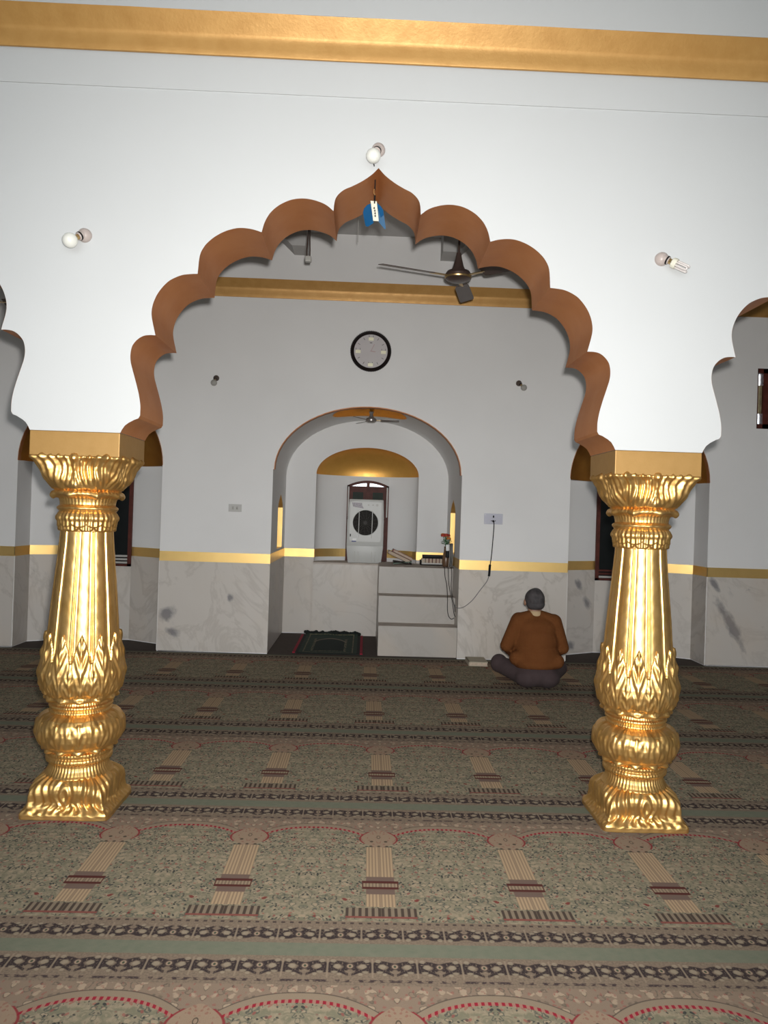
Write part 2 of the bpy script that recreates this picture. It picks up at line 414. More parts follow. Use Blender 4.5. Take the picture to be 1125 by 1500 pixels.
class MB:
    def __init__(s): s.v = []; s.f = []
    def add(s, vs, fs):
        k = len(s.v); s.v += [tuple(p) for p in vs]; s.f += [tuple(i + k for i in f) for f in fs]; return s
    def box(s, x0, x1, y0, y1, z0, z1):
        return s.add([(x0, y0, z0), (x1, y0, z0), (x1, y1, z0), (x0, y1, z0), (x0, y0, z1), (x1, y0, z1), (x1, y1, z1), (x0, y1, z1)],
                     [(0, 3, 2, 1), (4, 5, 6, 7), (0, 1, 5, 4), (1, 2, 6, 5), (2, 3, 7, 6), (3, 0, 4, 7)])
    def obox(s, c, ax, ay, az):
        c = Vector(c); ax, ay, az = Vector(ax), Vector(ay), Vector(az)
        vs = [c + ax * i + ay * j + az * k for k in (-1, 1) for (i, j) in ((-1, -1), (1, -1), (1, 1), (-1, 1))]
        return s.add(vs, [(0, 3, 2, 1), (4, 5, 6, 7), (0, 1, 5, 4), (1, 2, 6, 5), (2, 3, 7, 6), (3, 0, 4, 7)])
    def lathe(s, prof, c=(0, 0, 0), d=(0, 0, 1), n=24, caps=True):
        """prof: (radius, distance along d)"""
        c = Vector(c); d = Vector(d).normalized()
        e = d.orthogonal().normalized(); g = d.cross(e)
        vs = []
        for r, t in prof:
            for i in range(n):
                th = 2 * PI * i / n
                vs.append(c + d * t + (e * math.cos(th) + g * math.sin(th)) * r)
        fs = []
        for j in range(len(prof) - 1):
            for i in range(n):
                fs.append((j * n + i, j * n + (i + 1) % n, (j + 1) * n + (i + 1) % n, (j + 1) * n + i))
        if caps:
            fs.append(tuple(range(n))[::-1]); fs.append(tuple((len(prof) - 1) * n + i for i in range(n)))
        return s.add(vs, fs)
    def cyl(s, p, q, r0, r1=None, n=16):
        p, q = Vector(p), Vector(q)
        return s.lathe([(r0, 0), (r1 if r1 is not None else r0, (q - p).length)], p, q - p, n)
    def ball(s, c, r, n=16, d=(0, 0, 1), sq=1.0):
        m = n // 2
        return s.lathe([(max(1e-4, r * math.sin(PI * j / m)), -r * sq * math.cos(PI * j / m)) for j in range(m + 1)], c, d, n, caps=False)
    def tube(s, pts, r, n=8, closed=False):
        pts = [Vector(p) for p in pts]; vs = []; N = len(pts)
        up = None
        for k, p in enumerate(pts):
            t = (pts[min(k + 1, N - 1)] - pts[max(k - 1, 0)]).normalized()
            if up is None: up = t.orthogonal().normalized()
            up = (up - t * up.dot(t)).normalized(); g = t.cross(up)
            for i in range(n):
                th = 2 * PI * i / n
                vs.append(p + (up * math.cos(th) + g * math.sin(th)) * r)
        fs = [(j * n + i, j * n + (i + 1) % n, (j + 1) * n + (i + 1) % n, (j + 1) * n + i) for j in range(N - 1) for i in range(n)]
        fs += [tuple(range(n))[::-1], tuple((N - 1) * n + i for i in range(n))]
        return s.add(vs, fs)
    def prism(s, poly, fn0, fn1):
        """poly: 2D outline; fn0/fn1 map (a,b) to the two end faces"""
        n = len(poly)
        tri = tessellate_polygon([[Vector((a, b, 0)) for a, b in poly]])
        vs = [fn0(a, b) for a, b in poly] + [fn1(a, b) for a, b in poly]
        fs = [tuple(t) for t in tri] + [tuple(i + n for i in t)[::-1] for t in tri]
        fs += [(i, (i + 1) % n, n + (i + 1) % n, n + i) for i in range(n)]
        return s.add(vs, fs)
    def build(s, name, m, parent=None, smooth=False, angle=35, bevel=0.0):
        me = bpy.data.meshes.new(name)
        off = wloc(parent) if parent is not None else Vector((0, 0, 0))
        me.from_pydata([(p[0] - off.x, p[1] - off.y, p[2] - off.z) for p in s.v], [], s.f)
        me.validate()
        bm = bmesh.new(); bm.from_mesh(me)
        bmesh.ops.remove_doubles(bm, verts=bm.verts, dist=1e-5)
        bmesh.ops.recalc_face_normals(bm, faces=bm.faces)
        if bevel:
            es = [e for e in bm.edges if len(e.link_faces) == 2 and e.calc_face_angle(0) > 0.6]
            bmesh.ops.bevel(bm, geom=es, offset=bevel, segments=2, affect='EDGES', profile=0.6, clamp_overlap=True)
        bm.to_mesh(me); bm.free()
        me.materials.append(m if not isinstance(m, str) else M[m])
        if smooth:
            me.shade_smooth()
            me.set_sharp_from_angle(angle=math.radians(angle))
        o = bpy.data.objects.new(name, me); COL.objects.link(o)
        if parent is not None: o.parent = parent
        return o

def tag(o, label=None, cat=None, group=None, kind=None):
    if label: o['label'] = label
    if cat: o['category'] = cat
    if group: o['group'] = group
    if kind: o['kind'] = kind
    return o
def thing(name, loc, label, cat, group=None):
    o = bpy.data.objects.new(name, None); COL.objects.link(o); o.location = loc
    o.empty_display_size = 0.1
    return tag(o, label, cat, group)
def struct(mb, name, m, parent=None, smooth=False, angle=35, label=None):
    o = mb.build(name, m, parent, smooth, angle)
    if parent is None: o['kind'] = 'structure'
    if label: o['label'] = label
    return o
def copy_tree(o, parent=None):
    c = o.copy(); COL.objects.link(c)
    if parent is not None: c.parent = parent
    for ch in list(o.children): copy_tree(ch, c)
    return c
def bez(pts, k=8):
    """Catmull-Rom through the points"""
    P = [Vector(p) for p in pts]; P = [P[0] * 2 - P[1]] + P + [P[-1] * 2 - P[-2]]
    out = []
    for i in range(1, len(P) - 2):
        for j in range(k):
            t = j / k
            out.append(0.5 * ((2 * P[i]) + (P[i + 1] - P[i - 1]) * t + (2 * P[i - 1] - 5 * P[i] + 4 * P[i + 1] - P[i + 2]) * t * t
                              + (3 * P[i] - P[i - 1] - 3 * P[i + 1] + P[i + 2]) * t ** 3))
    out.append(P[-2]); return out

T = 0.436      # thickness of the arcade wall
F = 4.75       # plane of the far (mihrab) wall
B = 6.29       # back plane of the mihrab recess
BAY = 3.0752
XS = 5.6       # side walls
ZC = 4.884     # ceiling
YF = -7.0      # open front of the hall
XI, XO, ZA, ZB = 1.305, 1.7701, 2.0294, 1.9007

# ================================================================== large structure
struct(MB().box(-XS - 0.3, XS + 0.3, YF - 0.2, 7.4, -0.22, -0.012), 'floor', 'floor')
struct(MB().box(-XS - 0.3, XS + 0.3, YF - 0.2, 7.4, ZC, ZC + 0.2), 'ceiling', 'ceiling')
def side_wall(x0, x1, name):
    m = MB().box(x0, x1, YF, 4.95, 3.7, ZC)
    ops = []
    y = YF
    for a, b in ops:
        m.box(x0, x1, y, a, -0.012, 3.7); m.box(x0, x1, a, b, -0.012, 1.0); y = b
    m.box(x0, x1, y, 4.95, -0.012, 3.7)
    return struct(m, name, 'paint_side')
for sx, nm in ((-1, 'wall_light_blocker_left'), (1, 'wall_light_blocker_right')):   # unseen wings added to narrow the opening and darken the hall's sides
    struct(MB().box(min(sx * 3.7, sx * (XS + 0.3)), max(sx * 3.7, sx * (XS + 0.3)), YF - 0.2, YF + 0.1, -0.012, 4.35), nm, 'paint_white_dimmed')
side_wall(-XS - 0.3, -XS, 'wall_left'); side_wall(XS, XS + 0.3, 'wall_right')
g = struct(MB().box(-40, 40, -60, YF - 0.2, -0.3, -0.1), 'courtyard_ground', 'outside')

# ---- arcade wall with multifoil arches
HALF = []
segs = [
    [(0, 3.474), (0.034, 3.438), (0.082, 3.402), (0.135, 3.372), (0.180, 3.350), (0.213, 3.318), (0.226, 3.285), (0.2303, 3.236)],
    [(0.2303, 3.236), (0.262, 3.262), (0.297, 3.279), (0.345, 3.292), (0.394, 3.296), (0.445, 3.289), (0.490, 3.271), (0.530, 3.245), (0.566, 3.207), (0.590, 3.160), (0.6034, 3.109)],
    [(0.6034, 3.109), (0.645, 3.121), (0.690, 3.127), (0.735, 3.125), (0.785, 3.110), (0.830, 3.087), (0.868, 3.058), (0.900, 3.022), (0.922, 2.972), (0.9302, 2.877)],
    [(0.9302, 2.877), (0.968, 2.874), (1.007, 2.868), (1.045, 2.853), (1.082, 2.830), (1.118, 2.790), (1.143, 2.748), (1.160, 2.695), (1.161, 2.640), (1.1388, 2.546)],
    [(1.1388, 2.546), (1.170, 2.546), (1.202, 2.540), (1.232, 2.520), (1.256, 2.488), (1.265, 2.445), (1.262, 2.400), (1.248, 2.350), (1.230, 2.290), (1.214, 2.230), (1.205, 2.175), (1.2045, 2.123)],
]
for sgm in segs:
    pts = bez([(a, b, 0) for a, b in sgm], 4)
    HALF += [(p.x, p.y) for p in pts][(1 if HALF else 0):]
HALF += [(1.213, 2.108), (1.234, 2.100), (1.244, 2.094), (1.262, 2.084), (1.282, 2.068), (1.296, 2.046), (1.3035, ZA)]
ARCH = [(-a, b) for a, b in HALF[::-1]] + HALF[1:]      # left foot to right foot
outline = []
for c in (-BAY, 0, BAY):
    outline += [(c + a, b) for a, b in ARCH]
XE = BAY + 1.3035
left_pier = [(-XS, 0.0), (-XE, 0.0)]
poly = left_pier + outline + [(XE, 0.0), (XS, 0.0), (XS, ZC), (-XS, ZC)]
m = MB()
n = len(poly)
tri = tessellate_polygon([[Vector((a, b, 0)) for a, b in poly]])
m.add([(a, 0, b) for a, b in poly], [tuple(t) for t in tri])
m.add([(a, T, b) for a, b in poly], [tuple(t) for t in tri])
m.add([(-XE, 0, 0), (-XE, T, 0), (-XE, T, ZA), (-XE, 0, ZA)], [(0, 1, 2, 3)])
m.add([(XE, 0, 0), (XE, T, 0), (XE, T, ZA), (XE, 0, ZA)], [(0, 1, 2, 3)])
for c in (-BAY / 2, BAY / 2):   # underside over the column blocks
    m.add([(c - 0.2341, 0, ZA), (c + 0.2341, 0, ZA), (c + 0.2341, T, ZA), (c - 0.2341, T, ZA)], [(0, 1, 2, 3)])
wall_front = bpy.data.meshes.new('wall_front')
wall_front.from_pydata(m.v, [], m.f); wall_front.materials.append(M['paint_white_dimmed'])
wall_front.materials.append(M['paint_side'])
for p in wall_front.polygons:
    if len(p.vertices) == 3 and wall_front.vertices[p.vertices[0]].co.y > 0.2: p.material_index = 1
wf = bpy.data.objects.new('wall_front', wall_front); COL.objects.link(wf); wf['kind'] = 'structure'
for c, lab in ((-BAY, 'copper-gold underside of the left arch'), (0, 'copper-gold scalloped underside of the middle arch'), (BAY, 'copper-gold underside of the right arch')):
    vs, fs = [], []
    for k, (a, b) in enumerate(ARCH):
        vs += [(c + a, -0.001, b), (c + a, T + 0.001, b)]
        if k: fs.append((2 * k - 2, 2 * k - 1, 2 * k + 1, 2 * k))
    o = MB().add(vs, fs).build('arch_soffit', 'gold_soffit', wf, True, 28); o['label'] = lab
# proud band, cornice above the arcade
struct(MB().box(-XS, XS, -0.008, 0, 3.838, 4.032), 'trim_1', 'paint_white_dimmed')
struct(MB().box(-XS, XS, -0.016, 0, 4.255, ZC), 'trim_2', 'paint_white_dimmed')
def cove(x0, x1, y, z0, z1, proj, name, lower_part=0.5):
    H = z1 - z0
    prof = [(0, z0), (proj * 0.12, z0), (proj * 0.15, z0 + H * 0.04), (proj * 0.20, z0 + H * 0.20), (proj * 0.25, z0 + H * 0.36), (proj * 0.28, z0 + H * 0.44),
            (proj * 0.32, z0 + H * 0.51), (proj * 0.38, z0 + H * 0.56), (proj * 0.58, z0 + H * 0.70), (proj * 0.80, z0 + H * 0.86), (proj * 0.98, z0 + H * 0.985), (proj, z1), (0, z1)]
    nseg = 60
    vs, fs = [], []
    for i in range(nseg + 1):
        X = x0 + (x1 - x0) * i / nseg
        w = 0.0012 * math.sin(i * 1.7) + 0.001 * math.sin(i * 0.61)
        vs += [(X, y - p - (w if 0 < j < len(prof) - 1 else 0), z) for j, (p, z) in enumerate(prof)]
    k = len(prof)
    for i in range(nseg):
        for j in range(k - 1):
            fs.append((i * k + j, i * k + j + 1, (i + 1) * k + j + 1, (i + 1) * k + j))
    fs += [tuple(range(k)), tuple(nseg * k + j for j in range(k))[::-1]]
    return struct(MB().add(vs, fs), name, 'gold_cornice', None, True, 40)
cove(-XS, XS, -0.016, 4.016, 4.188, 0.10, 'trim_3')
# beam fronting the ceiling at the open side
struct(MB().box(-XS - 0.3, XS + 0.3, YF - 0.2, YF + 0.1, 4.35, ZC), 'trim_4', 'paint_white_dimmed')

# ---- far wall
def earch(c, a, zs, rise, n=24):
    """half-ellipse arch outline from left foot to right foot, feet at z=0"""
    out = [(c - a, 0.0)]
    for i in range(n + 1):
        t = PI - PI * i / n
        out.append((c + a * math.cos(t), zs + rise * math.sin(t)))
    out.append((c + a, 0.0)); return out
NCX, NA = 3.195, 0.828         # side niches
poly = [(-XS, -0.012)] + earch(-NCX, NA - 0.004, 2.135, 0.82) + [(-1.0975, -0.012), (-1.0975, 2.128)] + earch(0, 1.082, 2.13, 0.752, 32)[1:-1] + [(1.0975, 2.128), (1.0975, -0.012)] + earch(NCX, NA - 0.004, 2.135, 0.82) + [(XS, -0.012), (XS, ZC), (-XS, ZC)]
hole = [(4.555, 2.795), (5.155, 2.795), (5.155, 3.505), (4.555, 3.505)]
allp = poly + hole
tri = tessellate_polygon([[Vector((a, b, 0)) for a, b in poly], [Vector((a, b, 0)) for a, b in hole]])
m = MB().add([(a, F, b) for a, b in allp], [tuple(t) for t in tri])
# window reveal
for i in range(4):
    (a, b), (c, d) = hole[i], hole[(i + 1) % 4]
    m.add([(a, F, b), (c, F, d), (c, F + 0.15, d), (a, F + 0.15, b)], [(0, 1, 2, 3)])
wall_back = struct(m, 'wall_back', 'paint_grey')
for c, a, zs, rise, lab in ((-NCX, NA - 0.004, 2.135, 0.82, None), (0, 1.082, 2.13, 0.752, None), (NCX, NA - 0.004, 2.135, 0.82, None)):
    pts = earch(c, a, zs, rise, 32)[1:-1]
    vs, fs = [], []
    for k, (x, z) in enumerate(pts):
        vs += [(x, F - 0.002, z), (x, F + 0.10, z), (c + (x - c) * 1.02, F + 0.10, zs + (z - zs) * 1.03), (c + (x - c) * 1.006, F - 0.002, zs + (z - zs) * 1.012)]
        if k:
            for q in range(4):
                fs.append((4 * k - 4 + q, 4 * k - 4 + (q + 1) % 4, 4 * k + (q + 1) % 4, 4 * k + q))
    MB().add(vs, fs).build('arch_rim', 'gold_soffit', wall_back, True, 40)

# ---- mihrab recess: reveals, vault, back plane
m = MB()
XR = 1.108
vp = [(XR * math.cos(PI * i / 32), 2.13 + 0.785 * math.sin(PI * i / 32)) for i in range(33)]
vs, fs = [], []
for k, (x, z) in enumerate(vp):
    vs += [(x, F + 0.09, z), (x, B, z)]
    if k: fs.append((2 * k - 2, 2 * k - 1, 2 * k + 1, 2 * k))
m.add(vs, fs)
struct(m, 'wall_recess_vault', 'paint_grey', None, True, 30)
def reveal_with_niche(sx, yc, name):
    """side wall of the recess with a small pointed niche"""
    X = sx * XR
    hw, z0, zs, za = 0.265, 1.172, 1.69, 1.86
    lan = [(yc - hw, z0), (yc + hw, z0), (yc + hw, zs), (yc + hw * 0.82, zs + 0.055), (yc + hw * 0.45, zs + 0.115), (yc, za), (yc - hw * 0.45, zs + 0.115), (yc - hw * 0.82, zs + 0.055), (yc - hw, zs)]
    out = [(F + 0.0, -0.012), (B, -0.012), (B, 2.16), (F + 0.0, 2.16)]
    tri = tessellate_polygon([[Vector((a, b, 0)) for a, b in out], [Vector((a, b, 0)) for a, b in lan]])
    w = MB().add([(X, a, b) for a, b in out + lan], [tuple(t) for t in tri])
    o = struct(w, name, 'paint_grey')
    nn = len(lan); D = sx * 0.12
    g = MB().add([(X, a, b) for a, b in lan] + [(X + D, a, b) for a, b in lan],
                 [(i, (i + 1) % nn, nn + (i + 1) % nn, nn + i) for i in range(nn)] + [tuple(nn + i for i in range(nn))])
    p = g.build('pointed_niche', 'gold_band', o); p['label'] = 'small pointed niche lined with gold paint'
    return o
rev_l = reveal_with_niche(-1, 5.71, 'wall_recess_left')
rev_r = reveal_with_niche(1, 5.63, 'wall_recess_right')
INA = 0.70
poly = [(-XR - 0.01, -0.012)] + earch(0, INA, 2.17, 0.378, 32) + [(XR + 0.01, -0.012), (XR + 0.01, 2.95), (-XR - 0.01, 2.95)]
tri = tessellate_polygon([[Vector((a, b, 0)) for a, b in poly]])
struct(MB().add([(a, B, b) for a, b in poly], [tuple(t) for t in tri]), 'wall_recess_back', 'paint_grey')
# inner niche, half-elliptic plan, with window opening at the back
ND = 0.37
plan = [(INA * math.cos(PI * i / 40), B + ND * math.sin(PI * i / 40)) for i in range(41)]
m = MB(); WX = 0.292; WZ0, WZ1 = 0.98, 2.02
for k in range(40):
    (x0, y0), (x1, y1) = plan[k], plan[k + 1]
    if abs((x0 + x1) / 2) < 0.26:
        m.add([(x0, y0, -0.012), (x1, y1, -0.012), (x1, y1, WZ0), (x0, y0, WZ0)], [(0, 1, 2, 3)])
        m.add([(x0, y0, 2.105), (x1, y1, 2.105), (x1, y1, 2.17), (x0, y0, 2.17)], [(0, 1, 2, 3)])
    else:
        m.add([(x0, y0, -0.012), (x1, y1, -0.012), (x1, y1, 2.17), (x0, y0, 2.17)], [(0, 1, 2, 3)])
struct(m, 'wall_inner_niche', 'paint_grey', None, True, 30)
def semidome(c, a, y, zs, depth, rise, name, gm='gold_dome'):
    vs, fs = [], []; NA_, NB_ = 36, 14
    for i in range(NA_ + 1):
        t = PI * i / NA_
        for j in range(NB_ + 1):
            b = PI / 2 * j / NB_
            vs.append((c + a * math.cos(t), y + depth * math.sin(t) * math.cos(b), zs + rise * math.sin(t) * math.sin(b)))
    for i in range(NA_):
        for j in range(NB_):
            k = i * (NB_ + 1) + j
            fs.append((k, k + 1, k + NB_ + 2, k + NB_ + 1))
    return struct(MB().add(vs, fs), name, gm, None, True, 60)
semidome(0, INA, B, 2.17, ND, 0.378, 'trim_5')
# gold medallion in the vault
vs, fs = [], []
for i in range(33):
    for j in range(9):
        t = PI / 2 + (i / 32 - 0.5) * 0.86
        yy = 5.30 + 0.42 * (j / 8 * 2 - 1) * math.sqrt(max(0.0, 1 - ((i - 16) / 16.0) ** 2) + 1e-5)
        dep = 0.02 + 0.0 * j
        vs.append((XR * math.cos(t), yy, 2.13 + 0.785 * math.sin(t) - dep * 0.4))
for i in range(32):
    for j in range(8):
        k = i * 9 + j; fs.append((k, k + 1, k + 10, k + 9))
struct(MB().add(vs, fs), 'trim_6', 'gold_leaf', None, True, 60)

# ---- side niches
def side_niche(c, name):
    y1, y2, xb = 5.13, 5.42, 0.30
    pl = [(c - NA, F), (c - NA, y1), (c - xb, y2), (c + xb, y2), (c + NA, y1), (c + NA, F)]
    m = MB()
    for k in range(5):
        (x0, ya), (x1, yb) = pl[k], pl[k + 1]
        if k == 2:
            m.add([(x0, ya, -0.012), (x1, yb, -0.012), (x1, yb, 0.90), (x0, ya, 0.90)], [(0, 1, 2, 3)])
            m.add([(x0, ya, 2.06), (x1, yb, 2.06), (x1, yb, 2.14), (x0, ya, 2.14)], [(0, 1, 2, 3)])
        else:
            m.add([(x0, ya, -0.012), (x1, yb, -0.012), (x1, yb, 2.14), (x0, ya, 2.14)], [(0, 1, 2, 3)])
    # flat ledge between the walls and the half dome
    m.add([(c - NA, F, 2.137), (c - NA, y1, 2.137), (c - xb, y2, 2.137), (c + xb, y2, 2.137), (c + NA, y1, 2.137), (c + NA, F, 2.137)] +
          [(c + NA * math.cos(PI * i / 20), F + 0.64 * math.sin(PI * i / 20), 2.137) for i in range(21)],
          [(0, 1, 26), (1, 26, 25), (1, 25, 24), (1, 24, 23), (1, 2, 23), (2, 23, 22), (2, 22, 21), (2, 21, 20), (2, 20, 19), (2, 19, 18), (2, 3, 18), (3, 18, 17), (3, 17, 16),
           (3, 16, 15), (3, 15, 14), (3, 4, 13), (3, 14, 13), (4, 13, 12), (4, 12, 11), (4, 11, 10), (4, 10, 9), (4, 9, 8), (4, 5, 6), (4, 6, 7), (4, 7, 8)])
    o = struct(m, name, 'paint_grey')
    semidome(c, NA, F + 0.003, 2.137, 0.64, 0.82, 'trim_7' if c < 0 else 'trim_8', 'gold_niche')
    return pl
PLL = side_niche(-NCX, 'wall_niche_left')
PLR = side_niche(NCX, 'wall_niche_right')

# ---- gold dado band and marble dado
Z_D0, Z_D1 = 1.032, 1.143
def run_band(pts, name):
    """band following a plan polyline, standing 6 mm off the wall"""
    m = MB()
    for (x0, y0), (x1, y1), nx, ny in pts:
        e = 0.006
        m.add([(x0, y0, Z_D0), (x1, y1, Z_D0), (x1, y1, Z_D1), (x0, y0, Z_D1),
               (x0 + nx * e, y0 + ny * e, Z_D0), (x1 + nx * e, y1 + ny * e, Z_D0), (x1 + nx * e, y1 + ny * e, Z_D1), (x0 + nx * e, y0 + ny * e, Z_D1)],
              [(0, 3, 2, 1), (4, 5, 6, 7), (0, 1, 5, 4), (1, 2, 6, 5), (2, 3, 7, 6), (3, 0, 4, 7)])
    return struct(m, name, 'gold_band')
def panel(parent, x0, y0, x1, y1, nx, ny, z0, z1, mi, e=0.010, gap=0.0015, lab=None):
    L = math.hypot(x1 - x0, y1 - y0); tx, ty = (x1 - x0) / L, (y1 - y0) / L
    a, b = (x0 + tx * gap, y0 + ty * gap), (x1 - tx * gap, y1 - ty * gap)
    m = MB().add([(a[0], a[1], z0), (b[0], b[1], z0), (b[0], b[1], z1), (a[0], a[1], z1),
                  (a[0] + nx * e, a[1] + ny * e, z0), (b[0] + nx * e, b[1] + ny * e, z0), (b[0] + nx * e, b[1] + ny * e, z1), (a[0] + nx * e, a[1] + ny * e, z1)],
                 [(0, 3, 2, 1), (4, 5, 6, 7), (0, 1, 5, 4), (1, 2, 6, 5), (2, 3, 7, 6), (3, 0, 4, 7)])
    o = m.build('marble_panel', mi if not isinstance(mi, int) else MARB[mi % 4], parent)
    if lab: o['label'] = lab
    return o
def nrm(x0, y0, x1, y1, toward):
    nx, ny = y1 - y0, -(x1 - x0); l = math.hypot(nx, ny); nx, ny = nx / l, ny / l
    if nx * (toward[0] - x0) + ny * (toward[1] - y0) < 0: nx, ny = -nx, -ny
    return nx, ny
walls = [  # x0,y0,x1,y1,toward,parent,panels
    (-XS, F, -NCX - NA, F, (0, 0), wall_back, 2), (-NCX + NA, F, -XR + 0.0115, F, (0, 0), wall_back, 1),
    (XR - 0.0115, F, NCX - NA, F, (0, 0), wall_back, 1), (NCX + NA, F, XS, F, (0, 0), wall_back, 2),
]
k = 0; band = []
for x0, y0, x1, y1, tw, par, npn in walls:
    nx, ny = nrm(x0, y0, x1, y1, tw); band.append(((x0, y0), (x1, y1), nx, ny))
    for i in range(npn):
        panel(par, x0 + (x1 - x0) * i / npn, y0, x0 + (x1 - x0) * (i + 1) / npn, y1, nx, ny, 0.0, Z_D0, MBLOT[0] if abs(x0 + NCX - NA) < 0.01 else (MBLOT[3] if x0 > 4 and i == 0 else k)); k += 1
run_band(band, 'trim_9')
for pl, c, nm, wn in ((PLL, -NCX, 'trim_10', 'wall_niche_left'), (PLR, NCX, 'trim_11', 'wall_niche_right')):
    band = []
    for i in range(5):
        (x0, y0), (x1, y1) = pl[i], pl[i + 1]
        nx, ny = nrm(x0, y0, x1, y1, (c, F))
        if i != 2: band.append(((x0, y0), (x1, y1), nx, ny))
        panel(bpy.data.objects[wn], x0, y0, x1, y1, nx, ny, 0.0, Z_D0 if i != 2 else 0.895, MBLOT[7] if c > 0 and i == 1 else k); k += 1
    run_band(band, nm)
band = []
for x0, y0, x1, y1, tw, par, zb in [(-XR, F - 0.008, -XR, B, (0, 5), rev_l, Z_D0), (XR, F - 0.008, XR, B, (0, 5), rev_r, Z_D0),
                                    (-XR, B, -INA, B, (-1, 5), bpy.data.objects['wall_recess_back'], Z_D0), (INA, B, XR, B, (1, 5), bpy.data.objects['wall_recess_back'], Z_D0)]:
    nx, ny = nrm(x0, y0, x1, y1, tw); band.append(((x0, y0), (x1, y1), nx, ny))
    panel(par, x0, y0, x1, y1, nx, ny, 0.0, zb, k); k += 1
for i in list(range(0, 15)) + list(range(25, 40)):
    (x0, y0), (x1, y1) = plan[i], plan[i + 1]
    nx, ny = nrm(x0, y0, x1, y1, (0, 6.0)); band.append(((x0, y0), (x1, y1), nx, ny))
run_band(band, 'trim_12')

# ---- cornice on the far wall, beams by the ceiling
cove(-XS, XS, F, 4.108, 4.305, 0.09, 'trim_13')
for sx, nm in ((-1, 'trim_14'), (1, 'trim_15')):
    pl = [(0.765, 4.62), (0.93, 4.62), (1.10, 4.78), (1.10, ZC), (0.765, ZC)]
    struct(MB().prism(pl, lambda a, b: (sx * a, F - 0.32, b), lambda a, b: (sx * a, F, b)), nm, 'ceiling')

# ================================================================== windows
def window_niche(c, name):
    """dark framed leaf filling the back of a side niche"""
    y = 5.42; r = bpy.data.objects.new(name, None); COL.objects.link(r); r.location = (c, y, 0.90); r['kind'] = 'structure'
    x0, x1, z0, z1 = c - 0.30, c + 0.30, 0.90, 2.06
    f = MB().box(x0, x0 + 0.045, y - 0.03, y + 0.05, z0, z1).box(x1 - 0.045, x1, y - 0.03, y + 0.05, z0, z1).box(x0, x1, y - 0.03, y + 0.05, z1 - 0.06, z1).box(x0, x1, y - 0.03, y + 0.05, z0, z0 + 0.03)
    f.box(c - 0.028, c + 0.028, y - 0.025, y + 0.05, z0, z1)
    f.build('window_frame', 'wood_dark', r)
    MB().box(x0 + 0.045, c - 0.028, y + 0.0, y + 0.02, z0 + 0.14, z1 - 0.06).build('pane', 'glass_dark', r)
    MB().box(c + 0.028, x1 - 0.045, y + 0.0, y + 0.02, z0 + 0.14, z1 - 0.06).build('pane', 'glass_dark', r)
    for k in range(3):
        MB().box(x0 + 0.045, x1 - 0.045, y - 0.02, y + 0.02, z0 + 0.035 + k * 0.04, z0 + 0.058 + k * 0.04).build('rail', 'plastic_offwhite' if (c < 0 or k == 0) else 'wood_dark', r)
    MB().box(x0 + 0.02, x1 - 0.02, y + 0.05, y + 0.07, z0, z1).build('shutter', 'wood_black', r)
    return r
window_niche(-NCX, 'window_2'); window_niche(NCX, 'window_3')
# high window on the right pier
r = bpy.data.objects.new('window_4', None); COL.objects.link(r); r.location = (4.855, F + 0.1, 2.795); r['kind'] = 'structure'
m = MB(); x0, x1, z0, z1 = 4.555, 5.155, 2.795, 3.505
m.box(x0, x1, F + 0.0, F + 0.08, z1 - 0.055, z1).box(x0, x1, F + 0.0, F + 0.08, z0, z0 + 0.055).box(x0, x0 + 0.012, F, F + 0.08, z0, z1).box(x1 - 0.012, x1, F, F + 0.08, z0, z1)
m.box(4.625, 4.70, F, F + 0.08, z0, z1).box(5.01, 5.085, F, F + 0.08, z0, z1)
m.build('window_frame', 'wood_dark', r)
for a, b in ((4.567, 4.625), (4.70, 5.01), (5.085, 5.143)):
    for q, (za, zb) in enumerate(((2.85, 2.96), (2.975, 3.31), (3.325, 3.45))):
        MB().box(a, b, F + 0.03, F + 0.04, za, zb).build('pane', 'glass_amber' if q == 1 else 'glass_clear', r)
# mihrab window
r = bpy.data.objects.new('window_1', None); COL.objects.link(r); r.location = (0.01, 6.58, 0.98); r['kind'] = 'structure'
def atop(x, base, rise, hw): return base + rise * (1 - (x / hw) ** 2)
xc, hw = 0.012, 0.292
y0, y1 = 6.555, 6.63
fr = MB()
fr.box(xc - hw, xc - hw + 0.035, y0, y1, 0.98, 2.04).box(xc + hw - 0.035, xc + hw, y0, y1, 0.98, 2.04)
arc = [(xc - hw + 2 * hw * i / 16, atop(-hw + 2 * hw * i / 16, 2.035, 0.075, hw)) for i in range(17)]
arci = [(x, z - 0.035) for x, z in arc]
fr.prism(arc + arci[::-1], lambda a, b: (a, y0, b), lambda a, b: (a, y1, b))
fr.box(xc - hw, xc + hw, y0 + 0.015, y1, 1.985, 2.028)
fr.box(xc - 0.022, xc + 0.022, y0 + 0.005, y1, 0.98, 2.09)
fr.build('window_frame', 'wood_dark', r)
for s in (-1, 1):
    a0, a1 = (xc - hw + 0.035, xc - 0.022) if s < 0 else (xc + 0.022, xc + hw - 0.035)
    tp = [(a0 + (a1 - a0) * i / 8, atop(a0 + (a1 - a0) * i / 8 - xc, 2.029, 0.050, hw)) for i in range(9)]
    MB().prism([(a0, 2.026), (a1, 2.026)] + tp[::-1], lambda a, b: (a, 6.60, b), lambda a, b: (a, 6.606, b)).build('pane', 'glass_clear', r)['label'] = 'bright arched transom pane'
    sh = MB().box(a0, a1, y0 + 0.02, y1, 0.98, 1.985).build('window_leaf', 'wood_dark', r)
    MB().box(a0 + 0.045, a1 - 0.045, y0 + 0.014, y0 + 0.022, 1.74, 1.945).build('pane', 'glass_green', sh)
    MB().box(a0 + 0.045, a1 - 0.045, y0 + 0.014, y0 + 0.022, 1.10, 1.62).build('pane', 'glass_green', sh)
